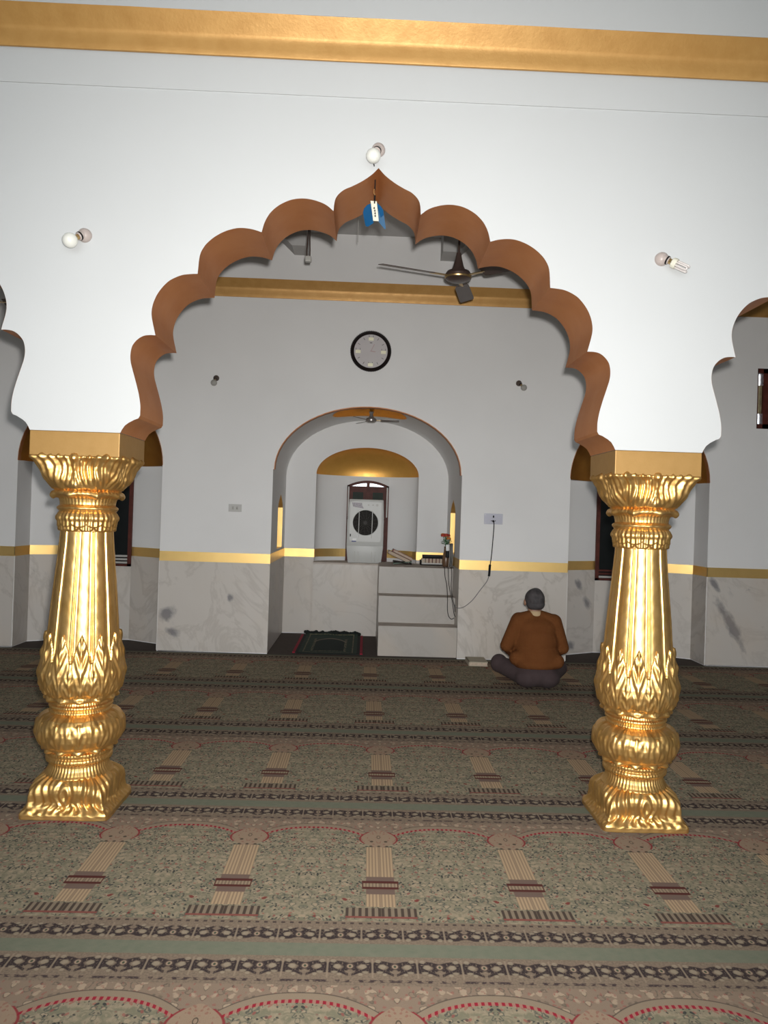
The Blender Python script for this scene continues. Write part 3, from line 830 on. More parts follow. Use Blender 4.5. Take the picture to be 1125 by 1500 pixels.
tp = [(xc - hw + 2 * hw * i / 16, atop(-hw + 2 * hw * i / 16, 2.030, 0.075, hw)) for i in range(17)]
MB().prism([(xc + hw, 2.125), (xc - hw, 2.125)] + tp, lambda a, b: (a, y0 + 0.03, b), lambda a, b: (a, y1 + 0.02, b)).build('spandrel', 'paint_grey', r)
# pale curtain strips at the window's jambs
for xa in (xc - hw + 0.012, xc + hw - 0.030):
    MB().box(xa, xa + 0.016, y0 - 0.006, y0 + 0.0, 1.60, 2.02).build('jamb_strip', 'plastic_offwhite', r)

# ================================================================== minbar steps and platform
st = thing('marble_steps', (0.64, 4.765, 0), 'three-tier white marble pulpit steps in the right half of the niche', 'steps')
def step(y0, z0, z1, x0=0.178, x1=1.096):
    s = MB().box(x0, x1, y0, 6.10, z0, z1 - 0.018).build('step', 'step_marble', st)
    MB().box(x0, x1, y0 - 0.008, 6.10, z1 - 0.018, z1 - 0.002).build('slab', 'step_marble', s)
    MB().box(x0 + 0.002, x1 - 0.002, y0 + 0.004, 6.099, z1 - 0.002, z1).build('tread', 'dust', s)['label'] = 'dusty grey-brown tread'
    return s
step(4.765, 0.0, 0.350); step(5.04, 0.350, 0.668); step(5.33, 0.668, 0.998)
pf = thing('marble_platform', (-0.25, 6.13, 0), 'white marble block at the foot of the inner niche, carrying the air cooler', 'platform')
MB().box(-0.696, 0.176, 6.13, 6.285, 0, 0.955).build('front_slab', MARB[2], pf)
MB().box(-0.696, 1.09, 6.11, 6.285, 0.957, 0.978).build('top_slab', 'dust', pf)['label'] = 'dusty brown-grey marble top slab'
pts = [(INA * 0.985 * math.cos(PI * i / 20), B + ND * 0.985 * math.sin(PI * i / 20)) for i in range(21)]
MB().prism(pts, lambda a, b: (a, b, 0.957), lambda a, b: (a, b, 0.978)).build('rear_slab', 'dust', pf)

# ================================================================== carpets
rows = [  # y0, length, x of a strip centre, period, x range
    (-2.50, 1.395, 0.150, 0.655, 'patterned prayer carpet runner nearest the camera, only its far arches in view'),
    (-1.105, 1.395, 0.108, 0.651, 'patterned prayer carpet runner the gold column feet stand on'),
    (0.290, 1.434, 0.144, 0.673, 'patterned prayer carpet runner just behind the gold columns'),
    (1.724, 1.462, 0.112, 0.685, 'patterned prayer carpet runner in front of the seated man'),
    (3.186, 1.470, 0.088, 0.687, 'dim patterned prayer carpet runner along the mihrab wall, under the seated man'),
]
for y0, L, xc_, per, lab in rows:
    sx, sy = per / 0.66, L / 1.375
    k0 = math.floor((-XS + 0.02 - xc_) / per)
    ox = xc_ + k0 * per
    nn = 0
    xl = XE - 0.006 if y0 in (-1.105, 0.290) else XS - 0.004
    lx0, lx1 = (-xl - ox) / sx, (xl - ox) / sx
    o = MB().box(lx0, lx1, 0.0, 1.375, -0.0118, 0.0).build('carpet_runner', 'carpet')
    o.location = (ox, y0, 0); o.scale = (sx, sy, 1)
    tag(o, lab, 'carpet', 'patterned carpet runners laid side by side')
# plain brown carpet in the recess
tag(MB().box(-XR + 0.012, XR - 0.012, F - 0.085, 6.12, -0.0118, -0.001).build('carpet', 'floor'), 'plain dark brown carpet on the floor of the mihrab recess', 'carpet')

# ================================================================== gold columns
def leafshape(u, v, lob=5.0):
    """relief height 0..1 of a lotus leaf; u -1..1 across, v 0..1 up"""
    vv = np.clip(v, 0, 1)
    w = 0.99 * np.clip(1 - vv ** 3.4, 0, 1) ** 0.85 * (0.84 + 0.16 * np.sin(PI * vv))
    inside = np.clip((w - np.abs(u)) / 0.10, 0, 1) * (v >= 0) * (v <= 1)
    edge = np.exp(-((w - np.abs(u)) / 0.07) ** 2) * (np.abs(u) < w + 0.02)
    rib = np.exp(-(u / 0.07) ** 2)
    lobes = 0.5 + 0.5 * np.cos((vv * lob - np.abs(u) * 1.7) * 2 * PI)
    return inside * (0.45 + 0.30 * rib + 0.30 * lobes * np.clip(w - np.abs(u), 0, 1) * 2) + 0.25 * edge * (v >= 0) * (v <= 1)
def uu(th, N, ph=0.0):
    q = (th / (2 * PI) * N + ph) % 1.0
    return q * 2 - 1
def surf(prof, disp, NT=264, square=None, step_=0.0026):
    """closed ring surface: prof (r,z) polyline, disp(th, s, r, z) along the normal"""
    P = np.array(prof, float)
    seg = np.hypot(*(P[1:] - P[:-1]).T); cum = np.concatenate([[0], np.cumsum(seg)])
    n = max(6, int(cum[-1] / step_))
    s = np.linspace(0, cum[-1], n); r = np.interp(s, cum, P[:, 0]); z = np.interp(s, cum, P[:, 1])
    for _ in range(2):       # soften the polyline
        r[1:-1] = (r[:-2] + 2 * r[1:-1] + r[2:]) / 4; z[1:-1] = (z[:-2] + 2 * z[1:-1] + z[2:]) / 4
    dr, dz = np.gradient(r), np.gradient(z); l = np.hypot(dr, dz) + 1e-9
    nr, nz = dz / l, -dr / l
    if P[-1, 1] < P[0, 1]: nr, nz = nr, nz
    th = np.arange(NT) / NT * 2 * PI
    TH, R = np.meshgrid(th, r)
    THd = TH + (0.21 if square is None else 0.0); Z = np.repeat(z[:, None], NT, 1); Sg = np.repeat((s / cum[-1])[:, None], NT, 1)
    d = disp(THd, Sg, R, Z)
    RR = R + d * nr[:, None]; ZZ = Z + d * nz[:, None]
    X, Y = RR * np.sin(TH), -RR * np.cos(TH)
    if square is not None:
        k, ny = square(Z, TH)           # blend 0..1 to a square outline
        c, s_ = np.abs(np.sin(TH)), np.abs(np.cos(TH))
        ex = 2 + 16 * k ** 1.5
        q = (c ** ex + s_ ** ex) ** (1 / ex)
        X, Y = X / q, Y / q * ny
    vs = np.stack([X.ravel(), Y.ravel(), ZZ.ravel()], 1)
    i = np.arange(n - 1)[:, None] * NT; j = np.arange(NT)[None]; j2 = (j + 1) % NT
    fs = np.stack([(i + j).ravel(), (i + j2).ravel(), (i + NT + j2).ravel(), (i + NT + j).ravel()], 1)
    return vs, fs
def link_surf(name, vf, parent, mname='gold'):
    vs, fs = vf
    me = bpy.data.meshes.new(name)
    me.from_pydata(vs.tolist(), [], fs.tolist()); me.materials.append(M[mname]); me.shade_smooth()
    o = bpy.data.objects.new(name, me); COL.objects.link(o); o.parent = parent
    return o
rng = np.random.RandomState(3)
def wob(th, z, a=0.0012):      # hand-cast unevenness
    return a * (np.sin(7 * th + 31 * z) + np.sin(13 * th - 57 * z + 1.3) + 0.7 * np.sin(23 * th + 90 * z))

N = 12
def make_column(sgn, label):
    gc = thing('gold_column', (sgn * BAY / 2, T / 2, 0), label, 'column', 'gold columns carrying the scalloped arches')
    def L_(name, vf, parent):
        vs, fs = vf
        if sgn > 0: vs = vs * np.array([-1.0, 1.0, 1.0]); fs = fs[:, ::-1]
        return link_surf(name, (vs, fs), parent)
    # foot: square flaring plinth with swirling relief
    def d_base(th, s, r, z):
        fx = ((th + PI / 4) % (PI / 2)) - PI / 4          # angle from the face centre
        u = fx / (PI / 4)
        q = np.hypot(u / (0.27 - 1.9 * np.clip(0.110 - z, 0, 0.07)), (z - 0.122) / 0.088)
        heart = np.cos(q * 8.0 + 2.6) * np.exp(-(q / 1.3) ** 4) * 0.0050
        strands = np.cos(np.abs(u) * 30 + np.sin(z * 26 - 0.9) * 1.2) * 0.0052 * np.clip((np.abs(u) - 0.38) / 0.2, 0, 1)
        low = 0.0055 * np.cos(u * 29 + 2 * np.sin(z * 70 + u * 3)) * np.exp(-((z - 0.052) / 0.020) ** 2)
        corner = 0.006 * np.exp(-((np.abs(u) - 0.97) / 0.10) ** 2) * np.clip((0.16 - z) / 0.05, 0, 1)
        return (heart + strands + low + corner) * np.clip((z - 0.020) / 0.02, 0, 1) + wob(th, z, 0.0006)
    def sq_base(z, th):
        k = np.clip(1 - (z - 0.045) / 0.165, 0, 1)
        return k, 1 - 0.062 * np.clip((0.12 - z) / 0.1, 0, 1)
    L_('base', surf([(0.02, 0.0), (0.2325, 0.0), (0.2325, 0.024), (0.225, 0.034), (0.209, 0.048), (0.198, 0.064), (0.194, 0.084), (0.197, 0.108), (0.201, 0.132), (0.201, 0.152), (0.196, 0.172), (0.182, 0.192), (0.150, 0.208)], d_base, 320, sq_base), gc)
    # petal collar over the foot
    def d_col(th, s, r, z):
        u = uu(th, 8)
        lip = np.clip(1 - (s / 0.42), 0, 1)
        return 0.020 * lip * (0.35 + 0.65 * np.sqrt(np.clip(1 - u ** 2, 0, 1))) - 0.006 + 0.0028 * np.cos(th * 56) * np.clip(s, 0, 1) * (1 - lip)
    L_('petal_collar', surf([(0.150, 0.190), (0.170, 0.186), (0.180, 0.196), (0.174, 0.212), (0.162, 0.232), (0.158, 0.250), (0.161, 0.262), (0.150, 0.268)], d_col), gc)
    L_('ring', surf([(0.14, 0.262), (0.166, 0.266), (0.172, 0.276), (0.170, 0.288), (0.160, 0.296), (0.165, 0.304), (0.166, 0.318), (0.150, 0.326)], lambda t, s, r, z: 0.0012 * np.cos(t * 60) + wob(t, z, 0.0006)), gc)
    # torus bulb with turned-up lip
    def d_tor(th, s, r, z):
        v = (z - 0.335) / 0.16
        a = leafshape(uu(th, N, 0.5), v, 2.0); b_ = leafshape(uu(th, N), v * 0.75, 2.0)
        lip = np.exp(-((z - 0.338) / 0.011) ** 2) * (0.5 + 0.5 * np.cos(N * th)) ** 1.5
        return 0.010 * np.maximum(a, b_ * 0.75) * np.clip((z - 0.345) / 0.02, 0, 1) + 0.0042 * np.cos(th * 48 + 1.5 * np.sin(z * 40)) * np.clip(v, 0, 1) * np.clip(1.2 - v, 0, 1) + 0.020 * lip + wob(th, z, 0.0008)
    L_('torus_bulb', surf([(0.145, 0.324), (0.170, 0.330), (0.180, 0.338), (0.186, 0.350), (0.205, 0.370), (0.220, 0.400), (0.226, 0.430), (0.226, 0.455), (0.220, 0.482), (0.206, 0.505), (0.185, 0.520), (0.160, 0.528), (0.145, 0.530)], d_tor), gc)
    L_('ring', surf([(0.14, 0.522), (0.158, 0.526), (0.164, 0.534), (0.160, 0.543), (0.153, 0.547), (0.158, 0.552), (0.166, 0.560), (0.164, 0.570), (0.152, 0.576), (0.148, 0.592), (0.14, 0.598)], lambda t, s, r, z: 0.0010 * np.cos(t * 72) + wob(t, z, 0.0006)), gc)
    # big lotus bulb
    def d_bulb(th, s, r, z):
        v = (z - 0.640) / 0.325
        a = leafshape(uu(th, N, 0.5), v, 3.2)
        v2 = (z - 0.625) / 0.19
        b_ = leafshape(uu(th, N), v2, 3.0)
        h = np.maximum(a * (0.014 + 0.017 * np.clip((v - 0.35) / 0.5, 0, 1)), b_ * 0.013)
        lip = np.exp(-((z - 0.607) / 0.012) ** 2) * (0.5 + 0.5 * np.cos(N * th)) ** 1.5
        return h * np.clip((z - 0.615) / 0.03, 0, 1) + 0.016 * lip + 0.0016 * np.cos(th * 72) * np.exp(-((z - 0.66) / 0.04) ** 2) + wob(th, z, 0.0008)
    L_('lotus_bulb', surf([(0.145, 0.590), (0.168, 0.594), (0.180, 0.604), (0.183, 0.616), (0.190, 0.640), (0.204, 0.672), (0.213, 0.708), (0.214, 0.745), (0.206, 0.785), (0.196, 0.820), (0.187, 0.855), (0.180, 0.890), (0.175, 0.930), (0.171, 0.975), (0.165, 0.980)], d_bulb, 300), gc)
    # fluted shaft
    def d_sh(th, s, r, z):
        x = np.abs(uu(th, N, 0.5))
        return -0.0100 * x ** 3.2 + 0.0072 * np.exp(-((x - 0.84) / 0.06) ** 2) - 0.008 * np.exp(-((x - 1.0) / 0.045) ** 2) + wob(th, z, 0.0003)
    L_('shaft', surf([(0.196, 0.780), (0.1905, 0.880), (0.187, 0.930), (0.179, 1.03), (0.170, 1.14), (0.160, 1.243), (0.150, 1.347), (0.141, 1.45), (0.136, 1.53)], d_sh, 300, None, 0.008), gc)
    # hanging leaf collar under the neck
    def d_hc(th, s, r, z):
        u = uu(th, N, 0.5); edge = 1.528 - 0.028 * np.sqrt(np.clip(1 - u ** 2, 0, 1))
        u2 = uu(th, N); edge2 = 1.545 - 0.020 * np.sqrt(np.clip(1 - u2 ** 2, 0, 1))
        h = 0.010 * np.clip((z - edge) / 0.008, 0, 1) + 0.004 * np.clip((z - edge2) / 0.006, 0, 1)
        return h - 0.004 + 0.0028 * np.cos(u * PI * 3) * np.clip((z - edge) / 0.01, 0, 1) + 0.006 * np.exp(-((z - 1.575) / 0.013) ** 2) * (0.6 + 0.4 * np.cos(N * 2 * th))
    L_('leaf_collar', surf([(0.130, 1.496), (0.141, 1.500), (0.143, 1.53), (0.143, 1.560), (0.147, 1.578), (0.143, 1.594), (0.138, 1.600), (0.13, 1.602)], d_hc), gc)
    L_('ring', surf([(0.130, 1.598), (0.143, 1.604), (0.148, 1.614), (0.158, 1.624), (0.160, 1.631), (0.152, 1.638), (0.144, 1.643), (0.13, 1.645)], lambda t, s, r, z: wob(t, z, 0.0008)), gc)
    # fluted necking with drooping corner curls
    def d_nk(th, s, r, z):
        cor = np.abs(((th + PI / 4) % (PI / 2)) - PI / 4) / (PI / 4)
        lip = np.exp(-((z - 1.702) / 0.012) ** 2)
        return 0.0028 * np.cos(th * 48) * np.clip(s * 1.4, 0, 1) * (1 - lip) + lip * (0.004 + 0.014 * (0.5 + 0.5 * np.cos(8 * th)) ** 3 + 0.010 * cor ** 6)
    L_('necking', surf([(0.13, 1.640), (0.143, 1.645), (0.143, 1.660), (0.148, 1.680), (0.160, 1.694), (0.174, 1.702), (0.176, 1.712), (0.168, 1.722), (0.15, 1.726)], d_nk), gc)
    # leafy bell capital, round below and square above
    def d_cap(th, s, r, z):
        v = (z - 1.735) / 0.165
        fx = (((th + PI / 4) % (PI / 2)) - PI / 4) / (PI / 4)
        bend = fx * 15 + np.sign(fx) * np.sin(np.clip(v, 0, 1) * 2.4) * 2.6
        strands = 0.0050 * np.cos(bend * 2.3) * np.clip(v * 3, 0, 1) + 0.0035 * np.cos(fx * 9)
        a = leafshape(uu(th, 8, 0.5), v, 3.0) * 0.006
        curl = np.exp(-((v - 0.97) / 0.075) ** 2) * (0.35 + 0.65 * (0.5 + 0.5 * np.cos(20 * th)) ** 2) * 0.012
        return strands + a + curl + wob(th, z, 0.0010)
    def sq_cap(z, th):
        k = np.clip((z - 1.74) / 0.16, 0, 1) ** 1.2
        return k, 1 - 0.055 * k
    L_('capital', surf([(0.14, 1.718), (0.162, 1.722), (0.178, 1.732), (0.190, 1.750), (0.196, 1.775), (0.198, 1.800), (0.201, 1.825), (0.208, 1.850), (0.219, 1.872), (0.228, 1.888), (0.232, 1.898), (0.225, 1.906), (0.19, 1.906)], d_cap, 320, sq_cap), gc)
    cx = sgn * BAY / 2
    ab = MB().box(cx - 0.2326, cx + 0.2326, -0.002, T + 0.001, ZB, ZA - 0.0008).build('abacus', 'gold_flat', gc, bevel=0.004)
    ab['label'] = 'plain flat gold-painted block'

make_column(-1, 'ornate gold-painted lotus column left of the middle arch')
make_column(1, 'ornate gold-painted lotus column right of the middle arch')

# ================================================================== small fittings
def bulb(p, d, label, kind='globe', group=None, mats=('holder', 'brass', 'bulb_glass'), s=1.0):
    p = Vector(p); d = Vector(d).normalized()
    t = thing('wall_bulb', p, label, 'light bulb', group)
    hb = MB().lathe([(0.036 * s, 0.0), (0.036 * s, 0.008 * s), (0.033 * s, 0.020 * s), (0.026 * s, 0.032 * s), (0.012 * s, 0.040 * s)], p, (0, -1, 0), 24)
    hb.build('holder_base', mats[0], t, True)
    q = p + Vector((0, -0.022 * s, 0))
    MB().lathe([(0.019 * s, 0.0), (0.021 * s, 0.012 * s), (0.021 * s, 0.034 * s), (0.017 * s, 0.038 * s)], q, d, 20).build('lamp_socket', mats[0], t, True)
    MB().lathe([(0.0222 * s, 0.024 * s), (0.0232 * s, 0.028 * s), (0.0222 * s, 0.033 * s)], q, d, 20).build('collar', 'plastic_black', t, True)
    MB().lathe([(0.0135 * s, 0.034 * s), (0.0145 * s, 0.040 * s), (0.0145 * s, 0.056 * s), (0.016 * s, 0.060 * s)], q, d, 20).build('bulb_cap', mats[1], t, True)
    if kind == 'globe':
        pr = [(0.014 * s, 0.056 * s)]
        for k in range(1, 15):
            a = PI * (0.13 + 0.87 * k / 14)
            pr.append((max(1e-4, 0.038 * s * math.sin(a)), (0.094 - 0.038 * math.cos(a)) * s))
        MB().lathe(pr, q, d, 28).build('glass', mats[2], t, True, 60)
    else:
        MB().lathe([(0.016 * s, 0.052 * s), (0.026 * s, 0.058 * s), (0.028 * s, 0.072 * s), (0.026 * s, 0.082 * s)], q, d, 24).build('ballast', 'cream', t, True)
        e = d.orthogonal().normalized(); g = d.cross(e)
        for k in range(3):
            th = 2 * PI * k / 3 + 0.5
            rd = e * math.cos(th) + g * math.sin(th); tn = d.cross(rd)
            c = q + rd * 0.016 * s
            pts = [c + tn * 0.007 * s + d * 0.080 * s, c + tn * 0.007 * s + d * 0.136 * s]
            for j in range(1, 6):
                a = PI * j / 6
                pts.append(c + tn * 0.007 * s * math.cos(a) + d * (0.136 + 0.009 * math.sin(a)) * s)
            pts += [c - tn * 0.007 * s + d * 0.136 * s, c - tn * 0.007 * s + d * 0.080 * s]
            MB().tube(pts, 0.0052 * s, 10).build('tube', 'cfl', t, True, 60)
    return t
G1 = 'bulbs on the arcade wall'
bulb((-1.520, -0.001, 3.052), (-0.44, -0.62, -0.56), 'white globe bulb high on the white wall, left of the middle arch', 'globe', G1)
bulb((-0.004, -0.001, 3.566), (-0.26, -0.62, -0.70), 'white globe bulb just above the point of the middle arch', 'globe', G1)
bulb((1.520, -0.001, 3.052), (0.70, -0.42, -0.50), 'compact fluorescent lamp high on the white wall, right of the middle arch', 'cfl', G1)
G2 = 'dusty bulbs on the mihrab wall'
bulb((-1.787, F - 0.001, 3.157), (-0.10, -0.62, -0.70), 'dusty bulb on the grey far wall, upper left of the clock niche arch', 'globe', G2, ('holder_dark', 'brass', 'bulb_grey'), 0.95)
bulb((1.728, F - 0.001, 3.225), (0.52, -0.52, -0.66), 'dusty bulb on the grey far wall, above the wall socket', 'globe', G2, ('holder_dark', 'brass', 'bulb_grey'), 0.95)

# hanging blue tag
t = thing('hanging_tag', (-0.016, 0.10, 3.335), 'blue and cream plastic tag hanging on a wire under the arch point', 'tag')
MB().tube([(-0.028, -0.004, 3.508), (-0.026, -0.012, 3.490), (-0.018, 0.03, 3.470), (-0.016, 0.10, 3.462), (-0.016, 0.10, 3.40)], 0.0034, 6).build('wire', 'plastic_black', t, True)
MB().tube([(-0.020, 0.10, 3.405), (-0.021, 0.10, 3.385), (-0.014, 0.10, 3.370)], 0.0045, 8).build('link', 'brass', t, True)
MB().tube([(-0.015, 0.10, 3.372), (-0.016, 0.098, 3.325)], 0.0045, 8).build('hook', 'plastic_black', t, True)
def wing(pts, dy, m_, name):
    MB().prism(pts, lambda a, b: (a, 0.10 + dy(a), b), lambda a, b: (a, 0.104 + dy(a), b)).build(name, m_, t, False)
wing([(-0.036, 3.332), (-0.055, 3.328), (-0.072, 3.312), (-0.077, 3.290), (-0.066, 3.235), (-0.060, 3.214), (-0.048, 3.208), (-0.018, 3.222), (-0.028, 3.290)], lambda a: 0.6 * abs(a + 0.016), 'tag_blue', 'left_wing')
wing([(-0.038, 3.340), (-0.004, 3.338), (0.010, 3.232), (-0.020, 3.232)], lambda a: -0.004, 'cream', 'centre_card')
wing([(-0.004, 3.334), (0.020, 3.322), (0.034, 3.300), (0.036, 3.280), (0.020, 3.262), (0.006, 3.300)], lambda a: 0.6 * abs(a + 0.016), 'tag_blue', 'right_wing')
wing([(0.002, 3.300), (0.036, 3.290), (0.050, 3.212), (0.044, 3.206), (0.008, 3.238)], lambda a: 0.004 + 0.6 * abs(a + 0.016), 'tag_light', 'rear_wing')
m = MB()
for k, (a, b) in enumerate(((-0.017, 3.300), (-0.013, 3.286), (-0.011, 3.272), (-0.010, 3.258))):
    m.box(a - 0.004, a + 0.004, 0.0925, 0.0958, b - 0.003, b + 0.003); m.box(a - 0.001, a + 0.002, 0.0925, 0.0958, b - 0.006, b + 0.006)
m.build('lettering', 'ink', t)

# wall clock
t = thing('wall_clock', (-0.012, F, 3.532), 'round wall clock with black rim and gold hour blocks above the niche', 'clock')
cc = (-0.012, F, 3.532)
R0 = 0.235
MB().lathe([(R0 * 0.97, 0.0), (R0, 0.010), (R0 * 0.985, 0.030), (R0 * 0.93, 0.042), (R0 * 0.86, 0.038), (R0 * 0.83, 0.026), (R0 * 0.83, 0.0)], cc, (0, -1, 0), 72, caps=False).build('rim', 'wood_black', t, True, 50)
m = MB()
for k in range(72):
    a = 2 * PI * k / 72
    x, z = math.cos(a), math.sin(a)
    m.obox((cc[0] + x * R0 * 1.0, F - 0.018, cc[2] + z * R0 * 1.0), (x * 0.004, 0, z * 0.004), (0, 0.012, 0), (-z * 0.0045, 0, x * 0.0045))
m.build('rim_notches', 'wood_black', t)
MB().lathe([(0.001, 0.018), (R0 * 0.84, 0.018)], cc, (0, -1, 0), 64, caps=False).build('dial', 'clock_face', t)
yd = F - 0.020
for dx, dz in ((0, 1), (1, 0), (0, -1), (-1, 0)):
    x, z = cc[0] + dx * 0.148, cc[2] + dz * 0.150 - 0.008
    MB().box(x - 0.029, x + 0.029, yd - 0.004, yd, z - 0.018, z + 0.018).build('hour_block', 'clock_glint', t)
def stroke(x, z, w, h): MB().box(x - w, x + w, yd - 0.0012, yd, z - h, z + h).build('hour_mark', 'ink', t)
for sx in (-1, 1):
    stroke(cc[0] + sx * 0.024, cc[2] + 0.170, 0.0025, 0.014)
    stroke(cc[0] - 0.148 + sx * 0.024, cc[2] + 0.022, 0.0022, 0.012)
    stroke(cc[0] + 0.148 + sx * 0.022, cc[2] + 0.020, 0.0022, 0.012)
    stroke(cc[0] + sx * 0.022, cc[2] - 0.135, 0.0022, 0.010)
for k in range(12):
    if k % 3 == 0: continue
    a = 2 * PI * k / 12; x, z = math.cos(a), math.sin(a)
    MB().obox((cc[0] + x * 0.160, yd - 0.0006, cc[2] + z * 0.160), (x * 0.014, 0, z * 0.014), (0, 0.0006, 0), (-z * 0.0025, 0, x * 0.0025)).build('hour_mark', 'ink', t)
stroke(cc[0], cc[2] + 0.098, 0.014, 0.004)
MB().obox((cc[0] + 0.025, yd - 0.003, cc[2] - 0.002), (0.030, 0, -0.004), (0, 0.001, 0), (0.0004, 0, 0.003)).build('hour_hand', 'ink_pink', t)
MB().obox((cc[0] + 0.020, yd - 0.005, cc[2] + 0.04), (0.020, 0, 0.042), (0, 0.001, 0), (-0.002, 0, 0.001)).build('minute_hand', 'ink_pink', t)

# ceiling fans
def fan(p, label, angs, R=0.66, scale=1.0, mname='fan_brown', top=ZC, group=None, ring=True):
    p = Vector(p)
    t = thing('ceiling_fan', (p.x, p.y, p.z), label, 'fan', group)
    s = scale
    MB().lathe([(0.02 * s, 0.20 * s), (0.026 * s, 0.16 * s), (0.045 * s, 0.085 * s), (0.06 * s, 0.055 * s)][::-1], p, (0, 0, 1), 28).build('lower_canopy', mname, t, True)
    MB().lathe([(0.06 * s, 0.055 * s), (0.095 * s, 0.042 * s), (0.112 * s, 0.015 * s), (0.108 * s, -0.018 * s), (0.075 * s, -0.036 * s), (0.02 * s, -0.040 * s)][::-1], p, (0, 0, 1), 36).build('motor', mname, t, True)
    if ring:
        MB().lathe([(0.109 * s, -0.018 * s), (0.111 * s, -0.010 * s), (0.113 * s, -0.006 * s), (0.112 * s, -0.002 * s)], p, (0, 0, 1), 36, caps=False).build('trim_ring', 'brass', t, True)
    MB().cyl(p + Vector((0, 0, 0.19 * s)), (p.x, p.y, top), 0.010 * s, n=12).build('down_rod', mname, t, True)
    MB().lathe([(0.05 * s, 0), (0.03 * s, -0.05 * s), (0.012 * s, -0.07 * s)][::-1], (p.x, p.y, top), (0, 0, 1), 24).build('ceiling_cup', mname, t, True)
    for a in angs:
        a = math.radians(a); d = Vector((math.cos(a), math.sin(a), 0)); w = Vector((-d.y, d.x, 0))
        tilt = w * 0.96 - Vector((0, 0, 0.25))
        q = p + Vector((0, 0, 0.0))
        b = MB()
        segs_ = [(0.22, 0.050), (0.26, 0.060), (0.45, 0.064), (0.62, 0.066), (0.655, 0.062), (0.66, 0.05)]
        vs, fs = [], []
        for rr, hw_ in segs_:
            c = q + d * (rr / 0.66 * R)
            for sg, off in ((-1, 0.0025), (1, 0.0025), (1, -0.0025), (-1, -0.0025)):
                vs.append(c + tilt * (sg * hw_ * s) + Vector((0, 0, off)))
        for k in range(len(segs_) - 1):
            for j in range(4): fs.append((4 * k + j, 4 * k + (j + 1) % 4, 4 * k + 4 + (j + 1) % 4, 4 * k + 4 + j))
        fs += [(3, 2, 1, 0), tuple(4 * (len(segs_) - 1) + j for j in range(4))]
        bl = MB().add(vs, fs).build('blade', mname, t)
        MB().obox(q + d * (0.17 * s * (R / s) / 0.66), d * (0.075 * R / 0.66), w * 0.016 * s, Vector((0, 0, 0.003 * s))).build('blade_iron', 'brass', bl)
    return t
fan((0.70, 2.30, 3.655), 'brown ceiling fan with a cone canopy seen through the middle arch', (200, 320, 76), 0.70)
fan((-3.28, 2.30, 3.30), 'brown ceiling fan glimpsed through the arch at the left edge', (6, 126, 246), 0.66)
fan((0.020, 5.30, 2.800), 'small grey ceiling fan under the vault of the mihrab recess', (-4, 118, 236), 0.345, 0.60, 'fan_grey', 2.905, None, False)

# hanging flex and thread
t = thing('hanging_flex', (-0.575, 2.5, ZC), 'twin brown flex hanging from the ceiling with a small pale lamp block', 'cable')
for s in (-1, 1):
    MB().tube([(-0.575 + s * (0.010 + 0.004 * math.sin(k * 0.9)), 2.5 + 0.004 * math.cos(k), ZC - 1.045 * k / 16) for k in range(17)], 0.0055, 6).build('flex', 'fan_brown', t, True)
MB().box(-0.60, -0.548, 2.475, 2.525, 3.795, 3.842).build('lamp_block', 'plastic_offwhite', t, bevel=0.006)
tag(MB().tube([(-0.155, 2.5, ZC), (-0.157, 2.5, 4.4), (-0.153, 2.5, 3.985)], 0.0028, 6).build('hanging_thread', 'plastic_offwhite', None, True), 'thin loose thread hanging from the ceiling behind the blue tag', 'cable')

# switch plate, left pier
t = thing('switch_plate', (-1.52, F, 1.665), 'small grey two-gang switch plate on the pier left of the niche', 'switch')
MB().box(-1.596, -1.446, F - 0.012, F, 1.62, 1.708).build('plate', 'plate_grey', t, bevel=0.003)
for x in (-1.545, -1.497):
    MB().box(x - 0.014, x + 0.014, F - 0.018, F - 0.010, 1.642, 1.686).build('rocker', 'plastic_offwhite', t, bevel=0.002)
# the worn "16"-like marks on the rockers
MB().box(-1.547, -1.543, F - 0.0192, F - 0.018, 1.652, 1.678).build('mark', 'holder_dark', t)
m = MB()
m.tube([(-1.492, F - 0.0185, 1.676), (-1.501, F - 0.0185, 1.668), (-1.503, F - 0.0185, 1.656), (-1.497, F - 0.0185, 1.651), (-1.491, F - 0.0185, 1.656), (-1.492, F - 0.0185, 1.663), (-1.501, F - 0.0185, 1.664)], 0.0018, 5)
m.build('mark', 'holder_dark', t)

# socket plate with plug, lead and adapter
t = thing('socket_plate', (1.478, F, 1.63), 'pale lavender wall socket plate on the pier right of the niche', 'socket')
MB().box(1.369, 1.587, F - 0.012, F, 1.570, 1.694).build('plate', 'plate', t, bevel=0.004)
for x in (1.38, 1.576):
    for z in (1.583, 1.681):
        MB().cyl((x, F - 0.015, z), (x, F - 0.011, z), 0.0045, n=10).build('screw', 'chrome', t)
MB().box(1.470, 1.486, F - 0.019, F - 0.011, 1.646, 1.672).build('switch', 'plastic_black', t, bevel=0.002)
for x in (1.455, 1.500):
    MB().cyl((x, F - 0.0135, 1.610), (x, F - 0.0115, 1.610), 0.006, n=10).build('socket_hole', 'plastic_black', t)
t = thing('power_lead', (1.475, F - 0.02, 1.605), 'black plug lead with inline adapter running into a grey cable over the steps', 'cable')
MB().cyl((1.476, F - 0.012, 1.607), (1.476, F - 0.050, 1.604), 0.013, 0.010, 14).build('plug', 'plastic_black', t, True)
MB().tube(bez([(1.476, F - 0.048, 1.602), (1.482, F - 0.040, 1.56), (1.478, F - 0.025, 1.40), (1.466, F - 0.022, 1.20), (1.455, F - 0.022, 1.095)], 5), 0.0052, 8).build('black_lead', 'plastic_black', t, True)
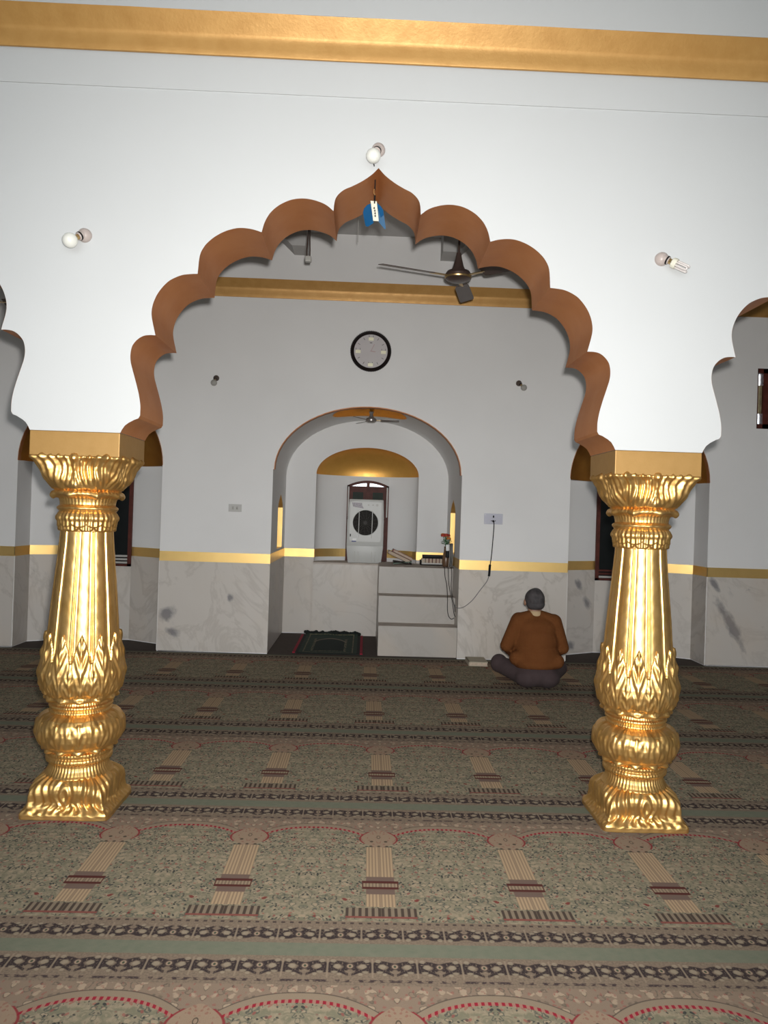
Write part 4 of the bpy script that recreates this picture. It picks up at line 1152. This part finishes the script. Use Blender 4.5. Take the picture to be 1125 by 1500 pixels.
MB().tube([(1.455, F - 0.022, 1.100), (1.452, F - 0.022, 1.085), (1.447, F - 0.022, 0.985), (1.444, F - 0.022, 0.965)], 0.014, 10).build('adapter', 'plastic_black', t, True)
MB().tube(bez([(1.445, F - 0.022, 0.970), (1.420, F - 0.022, 0.90), (1.340, F - 0.022, 0.79), (1.260, F - 0.022, 0.68), (1.165, F - 0.022, 0.600), (1.085, F - 0.03, 0.585), (1.062, F - 0.01, 0.62)], 6), 0.0045, 8).build('grey_cable', 'cable_grey', t, True)

# ================================================================== air cooler on the platform
CX, CY, CZ = -0.010, 6.15, 0.978
t = thing('air_cooler', (CX, CY + 0.15, CZ), 'white plastic air cooler with round dark grille in front of the niche window', 'air cooler')
def taper(x0, x1, y0, y1, z0, z1, ins, m_, name, bev=0.012, parent=None):
    vs = [(x0 + ins, y0 + ins * 0.5, z0), (x1 - ins, y0 + ins * 0.5, z0), (x1 - ins, y1, z0), (x0 + ins, y1, z0), (x0, y0, z1), (x1, y0, z1), (x1, y1, z1), (x0, y1, z1)]
    return MB().add(vs, [(0, 3, 2, 1), (4, 5, 6, 7), (0, 1, 5, 4), (1, 2, 6, 5), (2, 3, 7, 6), (3, 0, 4, 7)]).build(name, m_, parent or t, True, 30, bevel=bev)
taper(CX - 0.248, CX + 0.248, CY, CY + 0.26, CZ + 0.22, CZ + 0.60, 0.0, 'plastic_white', 'body', 0.018)
taper(CX - 0.250, CX + 0.250, CY - 0.004, CY + 0.26, CZ, CZ + 0.235, 0.024, 'plastic_white', 'tank', 0.012)
vs = [(CX - 0.248, CY, CZ + 0.59), (CX + 0.248, CY, CZ + 0.59), (CX + 0.248, CY + 0.26, CZ + 0.59), (CX - 0.248, CY + 0.26, CZ + 0.59),
      (CX - 0.226, CY + 0.004, CZ + 0.86), (CX + 0.236, CY + 0.004, CZ + 0.86), (CX + 0.230, CY + 0.24, CZ + 0.86), (CX - 0.220, CY + 0.24, CZ + 0.86)]
MB().add(vs, [(0, 3, 2, 1), (4, 5, 6, 7), (0, 1, 5, 4), (1, 2, 6, 5), (2, 3, 7, 6), (3, 0, 4, 7)]).build('hood', 'plastic_white', t, True, 30, bevel=0.014)
# front panel as a ring of plastic around the round opening
zc = CZ + 0.545; rg = 0.172
fp = MB(); nn = 48
outer = []
for k in range(nn):
    a = 2 * PI * k / nn; c, s = math.cos(a), math.sin(a)
    sc_ = min(0.212 / max(abs(c), 1e-6), (0.285 if s > 0 else 0.255) / max(abs(s), 1e-6))
    outer.append((CX + c * sc_, zc + s * sc_))
vs = [(CX + math.cos(2 * PI * k / nn) * rg, CY - 0.014, zc + math.sin(2 * PI * k / nn) * rg) for k in range(nn)] + [(a, CY - 0.014, b) for a, b in outer] + [(a, CY + 0.002, b) for a, b in outer] + [(CX + math.cos(2 * PI * k / nn) * rg * 0.97, CY + 0.001, zc + math.sin(2 * PI * k / nn) * rg * 0.97) for k in range(nn)]
fs = []
for k in range(nn):
    j = (k + 1) % nn
    fs += [(k, j, nn + j, nn + k), (nn + k, nn + j, 2 * nn + j, 2 * nn + k), (3 * nn + k, 3 * nn + j, j, k)]
fp.add(vs, fs).build('front_panel', 'plastic_white', t)
MB().lathe([(0.001, 0.0), (rg * 0.985, 0.0)], (CX, CY - 0.002, zc), (0, -1, 0), 40, caps=False).build('fan_opening', 'opening', t)
gr = MB()
for k in range(1, 9):
    rr = rg * k / 8.3
    gr.tube([(CX + math.cos(2 * PI * i / 32) * rr, CY - 0.010, zc + math.sin(2 * PI * i / 32) * rr) for i in range(33)], 0.0022, 5)
for k in range(16):
    a = 2 * PI * k / 16
    gr.tube([(CX + math.cos(a) * 0.03, CY - 0.012, zc + math.sin(a) * 0.03), (CX + math.cos(a + 0.35) * rg, CY - 0.010, zc + math.sin(a + 0.35) * rg)], 0.002, 5)
g = gr.build('grille', 'grille', t)
MB().lathe([(0.03, 0.0), (0.026, 0.006)], (CX, CY - 0.012, zc), (0, -1, 0), 20).build('hub', 'grille', t)
for dx in (-0.088, 0.090):
    MB().tube([(CX + dx, CY - 0.017, zc + 0.165), (CX + dx, CY - 0.020, zc), (CX + dx - 0.003, CY - 0.017, zc - 0.20)], 0.005, 6).build('guard_bar', 'white_thing', t, True)
MB().prism([(CX - 0.190, CZ + 0.815), (CX - 0.055, CZ + 0.812), (CX - 0.050, CZ + 0.775), (CX - 0.030, CZ + 0.735), (CX - 0.175, CZ + 0.758)], lambda a, b: (a, CY - 0.0165, b), lambda a, b: (a, CY - 0.0135, b)).build('sticker', mat('grey_violet_sticker', (0.30, 0.26, 0.30), 0.4, var=0.25, scale=60), t)
for k, dx in enumerate((0.035, 0.095, 0.150)):
    MB().cyl((CX + dx, CY - 0.010, CZ + 0.785), (CX + dx, CY - 0.034, CZ + 0.785), 0.017 if k == 2 else 0.012, n=18).build('knob', 'plastic_offwhite', t, True, 40)
MB().box(CX - 0.205, CX - 0.192, CY - 0.026, CY - 0.010, CZ + 0.355, CZ + 0.390).build('latch', 'plastic_black', t)
MB().box(CX - 0.168, CX - 0.115, CY - 0.017, CY - 0.013, CZ + 0.300, CZ + 0.332).build('white_label', 'white_thing', t)
MB().box(CX - 0.180, CX - 0.118, CY - 0.0175, CY - 0.013, CZ + 0.285, CZ + 0.299).build('blue_label', mat('blue_label_print', (0.05, 0.07, 0.25), 0.5), t)
for dx in (-0.135, -0.088, 0.095, 0.140):
    MB().box(CX + dx - 0.004, CX + dx + 0.004, CY + 0.000, CY + 0.012, CZ + 0.02, CZ + 0.19).build('tank_rib', 'plastic_offwhite', t)

# ================================================================== books, rack, jar, chargers
def book(c, ax, ay, az, cover, label, group, name='book'):
    """ax: half width, ay: half depth, az: half thickness vectors"""
    c = Vector(c); ax, ay, az = Vector(ax), Vector(ay), Vector(az)
    lo = c - az
    t = thing(name, tuple(lo), label, 'book', group)
    an = az.normalized()
    MB().obox(c, ax * 0.95, ay * 0.96, az * 0.78).build('pages', 'paper', t)
    for s in (-1, 1):
        MB().obox(c + az * (s * 0.86), ax, ay, az * 0.14).build('cover', cover, t)
    MB().obox(c - ax * 0.97, ax * 0.05, ay, az).build('spine', cover, t)
    return t
# stand with two books lying askew
t = thing('folding_stand', (0.49, 5.93, 0.998), 'low green folding book stand on the top step beside the air cooler', 'stand')
for s in (-1, 1):
    MB().obox((0.49, 5.90, 1.022), (0.125 * 0.96, 0, s * 0.125 * 0.12), (0, 0.10, 0), (-s * 0.003, 0, 0.006)).build('board', 'green_wood' if s > 0 else 'wood_black', t)
ang = -0.42
ux, uz = Vector((math.cos(ang), 0, math.sin(ang))), Vector((-math.sin(ang), 0, math.cos(ang)))
b0 = Vector((0.445, 5.92, 1.095))
G = 'books leaning on the green stand'
book(b0, ux * 0.155, (0, 0.10, 0), uz * 0.021, 'book_tan', 'tan book tilted on the green stand, lower of the two', G)
book(b0 + uz * 0.043 + ux * 0.03, ux * 0.140, (0, 0.095, 0), uz * 0.017, 'book_red', 'worn reddish book tilted on the green stand, upper of the two', G)
# dark shallow rack with small books
t = thing('book_rack', (0.905, 5.90, 0.998), 'black shallow book rack on the top marble step', 'rack')
m = MB().box(0.725, 1.085, 5.80, 5.99, 0.999, 1.012).box(0.725, 0.737, 5.80, 5.99, 1.0, 1.055).box(1.073, 1.085, 5.80, 5.99, 1.0, 1.055).box(0.725, 1.085, 5.975, 5.99, 1.0, 1.062)
m.build('tray', 'wood_black', t)
MB().box(0.739, 1.071, 5.803, 5.81, 1.0, 1.030).build('front_strip', 'plastic_offwhite', t)
MB().obox((0.905, 5.90, 1.102), (0.150, 0, 0), (0, 0.055, 0.012), (0, -0.004, 0.016)).build('lid', 'plastic_black', t)
G = 'small books in the black rack'
covers = ['cream', 'book_tan', 'book_red', 'book_tan', 'book_red', 'cream', 'book_cream']
labs = ['cream booklet at the left end of the black rack', 'tan booklet second from the left in the black rack', 'red booklet third from the left in the black rack', 'tan booklet in the middle of the black rack',
        'red booklet third from the right in the black rack', 'cream booklet second from the right in the black rack', 'buff booklet at the right end of the black rack']
for k in range(7):
    x = 0.762 + k * 0.0475
    book((x, 5.88, 1.050), (0, 0, 0.036), (0, 0.055, 0), (0.020, 0, 0), covers[k], labs[k], G, 'booklet')

t = thing('flower_jar', (1.035, 5.62, 0.998), 'brown jar with red and green plastic flowers in the right corner of the niche', 'vase')
MB().lathe([(0.030, 0.0), (0.042, 0.01), (0.050, 0.06), (0.045, 0.13), (0.032, 0.19), (0.026, 0.24), (0.030, 0.26)], (1.035, 5.62, 0.998), (0, 0, 1), 24).build('jar', 'jar_brown', t, True)
rr = random.Random(5)
for k in range(7):
    a = 2 * PI * k / 7; r_ = 0.0 if k == 0 else 0.044
    c = Vector((1.030 + math.cos(a) * r_, 5.62 + math.sin(a) * r_, 1.375 + rr.uniform(-0.02, 0.03)))
    MB().tube([(1.035, 5.62, 1.23), tuple(c)], 0.003, 5).build('stem', 'leaf_green', t)
    fm = MB()
    for j in range(8):
        th = 2 * PI * j / 8; d = Vector((math.cos(th), math.sin(th) * 0.9, 0.45)).normalized()
        fm.ball(c + d * 0.020, 0.018, 8, d, 0.6)
    fm.ball(c + Vector((0, 0, 0.01)), 0.012, 8)
    fm.build('flower', 'red' if k % 3 else 'orange', t, True)
lm = MB()
for k in range(16):
    a = 2 * PI * k / 16; c = Vector((1.035 + math.cos(a) * 0.03, 5.62 + math.sin(a) * 0.03, 1.29 + 0.02 * (k % 3)))
    d = Vector((math.cos(a), math.sin(a), 0.3)).normalized(); w = Vector((-d.y, d.x, 0)) * 0.013
    lm.add([c, c + d * 0.028 + w * 1.5, c + d * 0.060, c + d * 0.028 - w * 1.5, c + Vector((0, 0, 0.003))], [(0, 1, 2, 3), (0, 1, 4), (1, 2, 4), (2, 3, 4), (3, 0, 4)])
tag(lm.build('leaves', 'leaf_green', t), kind='stuff')

t = thing('charger_bundle', (1.045, 5.395, 0.998), 'black bundle of chargers with a white adapter hung beside the flower jar', 'charger')
MB().box(1.005, 1.070, 5.36, 5.44, 1.13, 1.22).build('black_adapter', 'plastic_black', t, bevel=0.008)
MB().box(1.002, 1.040, 5.34, 5.39, 1.215, 1.292).build('white_adapter', 'white_thing', t, bevel=0.006)
MB().box(1.035, 1.078, 5.345, 5.40, 1.0, 1.13).build('box', 'jar_brown', t, bevel=0.006)
for k in range(7):
    x = 1.042 + 0.006 * k
    MB().tube(bez([(x, 5.335, 1.02), (x + 0.006, 5.31, 1.14), (x + 0.002, 5.315, 1.26), (x + 0.006, 5.35, 1.305), (x + 0.001, 5.38, 1.27)], 4), 0.0042, 6).build('looped_cable', 'plastic_black' if k % 3 else 'plastic_offwhite', t, True)
t = thing('hanging_cables', (1.03, 5.30, 0.998), 'thin black cables hanging in loops down the front of the marble steps', 'cable')
def hang(pts, m_='plastic_black'):
    MB().tube(bez(pts, 6), 0.0042, 6).build('cable', m_, t, True)
hang([(0.995, 5.36, 1.010), (0.985, 5.290, 1.000), (0.992, 5.270, 0.90), (1.012, 5.230, 0.80), (1.000, 4.99, 0.66), (0.972, 4.735, 0.60), (0.985, 4.725, 0.50), (1.020, 4.725, 0.455), (1.055, 4.725, 0.47)])
hang([(1.035, 5.36, 1.010), (1.030, 5.290, 1.000), (1.035, 5.265, 0.88), (1.040, 5.23, 0.80), (1.050, 4.99, 0.66), (1.035, 4.74, 0.62), (1.050, 4.725, 0.52), (1.068, 4.728, 0.48)])
hang([(1.070, 5.36, 1.010), (1.070, 5.290, 1.000), (1.074, 5.265, 0.92), (1.066, 5.22, 0.78), (1.060, 4.98, 0.665), (1.055, 4.735, 0.60), (1.062, 4.728, 0.54)])
hang([(0.998, 5.34, 1.006), (0.985, 5.315, 1.012), (1.005, 5.305, 1.010), (1.020, 5.330, 1.012), (1.040, 5.305, 1.010), (1.060, 5.325, 1.012)], 'cable_grey')

# ================================================================== green prayer rug and cream book on the floor
ro = MB()
NX, NY = 10, 40
vs, fs = [], []
for j in range(NY + 1):
    v = j / NY * 1.30
    for i in range(NX + 1):
        u = -0.34 + 0.68 * i / NX
        zz = 0.006 + 0.003 * math.sin(u * 17 + v * 5) * math.sin(v * 9) + max(0, (v - 1.22)) * 0.5
        vs.append((u, v, zz + 0.004))
k = len(vs)
vs += [(a, b, c - 0.006) for a, b, c in vs]
for j in range(NY):
    for i in range(NX):
        a = j * (NX + 1) + i
        fs.append((a, a + 1, a + NX + 2, a + NX + 1)); fs.append((k + a, k + a + NX + 1, k + a + NX + 2, k + a + 1))
rug = MB().add(vs, fs).build('prayer_rug', 'rug', None, True)
rug.location = (-0.405, 4.775, 0.0025)
tag(rug, 'dark green prayer rug with red side strips on the niche floor', 'rug')
for s in (-1, 1):
    e = MB().box(s * 0.392 - 0.016, s * 0.392 + 0.016, 0.01, 1.29, 0.000, 0.012).build('edge_strip', 'tassel'); e.parent = rug; e['label'] = 'crimson side strip'
    e = MB().box(s * 0.358 - 0.018, s * 0.358 + 0.018, 0.0, 1.30, 0.000, 0.010).build('selvage', 'rug_dark'); e.parent = rug
fm = MB()
rr = random.Random(2)
for k in range(26):
    x = -0.36 + 0.72 * k / 25
    fm.ball((x, 1.288 + rr.uniform(-0.01, 0.01), 0.022 + rr.uniform(0, 0.022)), 0.022 + rr.uniform(0, 0.012), 8)
e = fm.build('bunched_fringe', 'rug_dark', None, True); e.parent = rug; e['kind'] = 'stuff'
fm = MB().box(-0.36, 0.36, -0.02, 0.002, 0.0, 0.009)
e = fm.build('front_fringe', 'rug_dark'); e.parent = rug

t = book((1.285, 4.44, 0.026), (0.105, 0, 0), (0, 0.15, 0), (0, 0, 0.024), 'book_cream', 'thick cream book lying on the carpet beside the seated man', None)

# ================================================================== the seated man
def blob_mesh(name, m_, parent, parts, voxel=0.012, smooth=6, cut=None, keep=None):
    """union of tapered limbs [(p, q, r0, r1, sx, sy)] and ellipsoids, remeshed to one continuous skin"""
    mb = MB()
    for it in parts:
        if it[0] == 'e':
            _, c, rad = it; n = 20; mm = 12
            vs, fs = [], []
            for j in range(mm + 1):
                for i in range(n):
                    a, b_ = 2 * PI * i / n, PI * j / mm
                    vs.append((c[0] + rad[0] * math.sin(b_) * math.cos(a), c[1] + rad[1] * math.sin(b_) * math.sin(a), c[2] + rad[2] * math.cos(b_)))
            for j in range(mm):
                for i in range(n): fs.append((j * n + i, j * n + (i + 1) % n, (j + 1) * n + (i + 1) % n, (j + 1) * n + i))
            mb.add(vs, fs)
        else:
            _, p, q, r0, r1 = it[:5]
            p, q = Vector(p), Vector(q); L = (q - p).length; pr = []
            for k in range(7):
                a = PI / 2 * k / 6; pr.append((max(1e-4, r0 * math.sin(a)), -r0 * math.cos(a)))
            for k in range(7):
                a = PI / 2 * k / 6; pr.append((max(1e-4, r1 * math.cos(a)), L + r1 * math.sin(a)))
            mb.lathe(pr, p, q - p, 20, caps=False)
    me = bpy.data.meshes.new('tmp'); me.from_pydata([tuple(v) for v in mb.v], [], mb.f)
    bm = bmesh.new(); bm.from_mesh(me); bmesh.ops.remove_doubles(bm, verts=bm.verts, dist=2e-4)
    bmesh.ops.recalc_face_normals(bm, faces=bm.faces); bm.to_mesh(me); bm.free()
    o = bpy.data.objects.new('tmp', me); COL.objects.link(o)
    md = o.modifiers.new('r', 'REMESH'); md.mode = 'VOXEL'; md.voxel_size = voxel; md.use_smooth_shade = True
    md = o.modifiers.new('s', 'SMOOTH'); md.iterations = smooth; md.factor = 0.5
    dg = bpy.context.evaluated_depsgraph_get()
    me2 = bpy.data.meshes.new_from_object(o.evaluated_get(dg))
    bpy.data.objects.remove(o)
    bm = bmesh.new(); bm.from_mesh(me2)
    for v in bm.verts:
        if v.co.z < 0.002: v.co.z = 0.002
    if cut:
        for co, no in cut:
            g = bm.verts[:] + bm.edges[:] + bm.faces[:]
            r_ = bmesh.ops.bisect_plane(bm, geom=g, plane_co=co, plane_no=no, clear_outer=True)
            ed = [e for e in r_['geom_cut'] if isinstance(e, bmesh.types.BMEdge)]
            if ed: bmesh.ops.holes_fill(bm, edges=ed)
    off = wloc(parent)
    for v in bm.verts: v.co -= off
    bm.to_mesh(me2); bm.free()
    me2.name = name; me2.materials.clear(); me2.materials.append(M[m_]); me2.shade_smooth()
    o = bpy.data.objects.new(name, me2); COL.objects.link(o); o.parent = parent
    return o
man = thing('person', (1.71, 3.36, 0), 'man with grey-black hair in a brown sweater sitting cross-legged with his back to us', 'person')
PX = 1.71
HC = (PX - 0.012, 3.475, 0.836)
SL, SR = (PX - 0.170, 3.44, 0.640), (PX + 0.178, 3.44, 0.632)
EL, ER = (PX - 0.292, 3.40, 0.395), (PX + 0.270, 3.42, 0.380)
HL, HR = (PX - 0.150, 3.66, 0.250), (PX + 0.150, 3.66, 0.245)
hipL, hipR = (PX - 0.11, 3.37, 0.115), (PX + 0.11, 3.37, 0.115)
kL, kR = (PX - 0.315, 3.62, 0.165), (PX + 0.300, 3.63, 0.140)
aL, aR = (PX + 0.08, 3.78, 0.060), (PX - 0.06, 3.86, 0.055)
# fingers: each its own chain rooted in the palm
def hand(h, s):
    parts = [('e', (h[0], h[1] + 0.03, h[2]), (0.040, 0.048, 0.016))]
    for k, (off, ln) in enumerate(((-0.027, 0.060), (-0.009, 0.072), (0.009, 0.067), (0.027, 0.052))):
        p = (h[0] + off, h[1] + 0.055, h[2]); q = (h[0] + off * 1.1, h[1] + 0.055 + ln * 0.62, h[2] - 0.004); r_ = (h[0] + off * 1.1, h[1] + 0.055 + ln, h[2] - 0.020)
        parts += [('l', p, q, 0.0085, 0.008), ('l', q, r_, 0.008, 0.007)]
    parts += [('l', (h[0] - s * 0.028, h[1] + 0.01, h[2]), (h[0] - s * 0.062, h[1] + 0.045, h[2] - 0.004), 0.011, 0.009)]
    return parts
body = [('e', HC, (0.086, 0.100, 0.112)), ('l', (HC[0], 3.455, 0.70), (HC[0], 3.465, 0.80), 0.066, 0.064),
        ('e', (HC[0], HC[1] + 0.085, HC[2] - 0.055), (0.045, 0.035, 0.045)),           # jaw and chin
        ('e', (HC[0], HC[1] + 0.105, HC[2] - 0.010), (0.013, 0.022, 0.024)),            # nose
        ('e', (HC[0], HC[1] + 0.088, HC[2] + 0.022), (0.055, 0.018, 0.012)),            # brow
        ('e', (HC[0] - 0.094, HC[1] + 0.005, HC[2] - 0.020), (0.014, 0.022, 0.034)), ('e', (HC[0] + 0.094, HC[1] + 0.005, HC[2] - 0.008), (0.012, 0.022, 0.034)),
        ('e', (PX, 3.42, 0.45), (0.16, 0.09, 0.22)), ('e', (PX, 3.37, 0.18), (0.16, 0.10, 0.13)),
        ('l', SL, EL, 0.045, 0.036), ('l', EL, HL, 0.036, 0.025), ('l', SR, ER, 0.045, 0.036), ('l', ER, HR, 0.036, 0.025),
        ('l', (PX, 3.43, 0.62), SL, 0.05, 0.045), ('l', (PX, 3.43, 0.62), SR, 0.05, 0.045),
        ('l', hipL, kL, 0.075, 0.05), ('l', hipR, kR, 0.075, 0.05), ('l', kL, aL, 0.048, 0.030), ('l', kR, aR, 0.048, 0.030),
        ('l', aL, (aL[0] + 0.12, aL[1] - 0.01, 0.040), 0.032, 0.022), ('l', aR, (aR[0] - 0.12, aR[1] - 0.01, 0.040), 0.032, 0.022)]
body += hand(HL, -1) + hand(HR, 1)
bo = blob_mesh('body', 'skin', man, body, 0.006, 3)
sw = [('e', (PX + 0.005, 3.395, 0.300), (0.232, 0.165, 0.17)), ('e', (PX, 3.405, 0.430), (0.218, 0.150, 0.20)), ('e', (PX, 3.42, 0.560), (0.205, 0.125, 0.13)),
      ('e', (PX, 3.435, 0.635), (0.165, 0.095, 0.075)), ('l', (PX - 0.05, 3.44, 0.680), SL, 0.064, 0.074), ('l', (PX + 0.05, 3.44, 0.680), SR, 0.064, 0.074),
      ('l', SL, EL, 0.080, 0.064), ('l', SR, ER, 0.080, 0.062), ('l', EL, (HL[0] - 0.02, HL[1] - 0.04, HL[2] + 0.01), 0.062, 0.040), ('l', ER, (HR[0] + 0.02, HR[1] - 0.04, HR[2] + 0.01), 0.060, 0.040),
      ('e', (PX + 0.005, 3.395, 0.230), (0.236, 0.165, 0.085)),
      # folds over the hem
      ('l', (PX - 0.20, 3.34, 0.285), (PX + 0.19, 3.335, 0.262), 0.075, 0.075)]
blob_mesh('sweater', 'sweater', man, sw, 0.010, 4, cut=[((0, 0, 0.172), (0, 0, -1))])
tr = [('e', (PX + 0.005, 3.385, 0.125), (0.222, 0.165, 0.125)), ('e', (PX - 0.09, 3.345, 0.10), (0.13, 0.13, 0.10)), ('e', (PX + 0.10, 3.345, 0.10), (0.13, 0.13, 0.10)),
      ('l', hipL, kL, 0.105, 0.082), ('l', hipR, kR, 0.105, 0.078), ('l', kL, aL, 0.080, 0.050), ('l', kR, aR, 0.076, 0.050),
      ('e', (kL[0] - 0.005, kL[1], kL[2] + 0.01), (0.088, 0.090, 0.095))]
blob_mesh('trousers', 'trousers', man, tr, 0.010, 4)
hr = [('e', (HC[0], HC[1] - 0.010, HC[2] + 0.018), (0.098, 0.112, 0.104)), ('e', (HC[0], HC[1] - 0.045, HC[2] - 0.030), (0.094, 0.066, 0.066)), ('e', (HC[0] + 0.01, HC[1], HC[2] + 0.06), (0.070, 0.085, 0.066))]
blob_mesh('hair', 'hair', man, hr, 0.006, 2, cut=[((0, HC[1] + 0.055, HC[2] + 0.0), (0, 1, -0.55)), ((0, HC[1], HC[2] - 0.088), (0, 0.35, -1))])
blob_mesh('shirt_collar', 'shirt', man, [('l', (HC[0], 3.452, 0.700), (HC[0], 3.460, 0.722), 0.078, 0.070)], 0.006, 2, cut=[((0, 0, 0.738), (0, 0, 1))])
for s in (-1, 1):
    MB().ball((HC[0] + s * 0.030, HC[1] + 0.094, HC[2] + 0.004), 0.011, 12).build('eye', 'white_thing', man, True)
MB().tube([(HC[0] - 0.024, HC[1] + 0.112, HC[2] - 0.048), (HC[0], HC[1] + 0.120, HC[2] - 0.050), (HC[0] + 0.024, HC[1] + 0.112, HC[2] - 0.048)], 0.006, 8).build('lips', 'book_red', man, True)
MB().lathe([(0.030, -0.011), (0.033, -0.006), (0.033, 0.006), (0.030, 0.011)], (HR[0] + 0.012, HR[1] - 0.022, HR[2] + 0.003), (-0.4, 0.8, -0.3), 20, caps=False).build('watch_band', 'chrome', man, True)

bpy.context.view_layer.update()
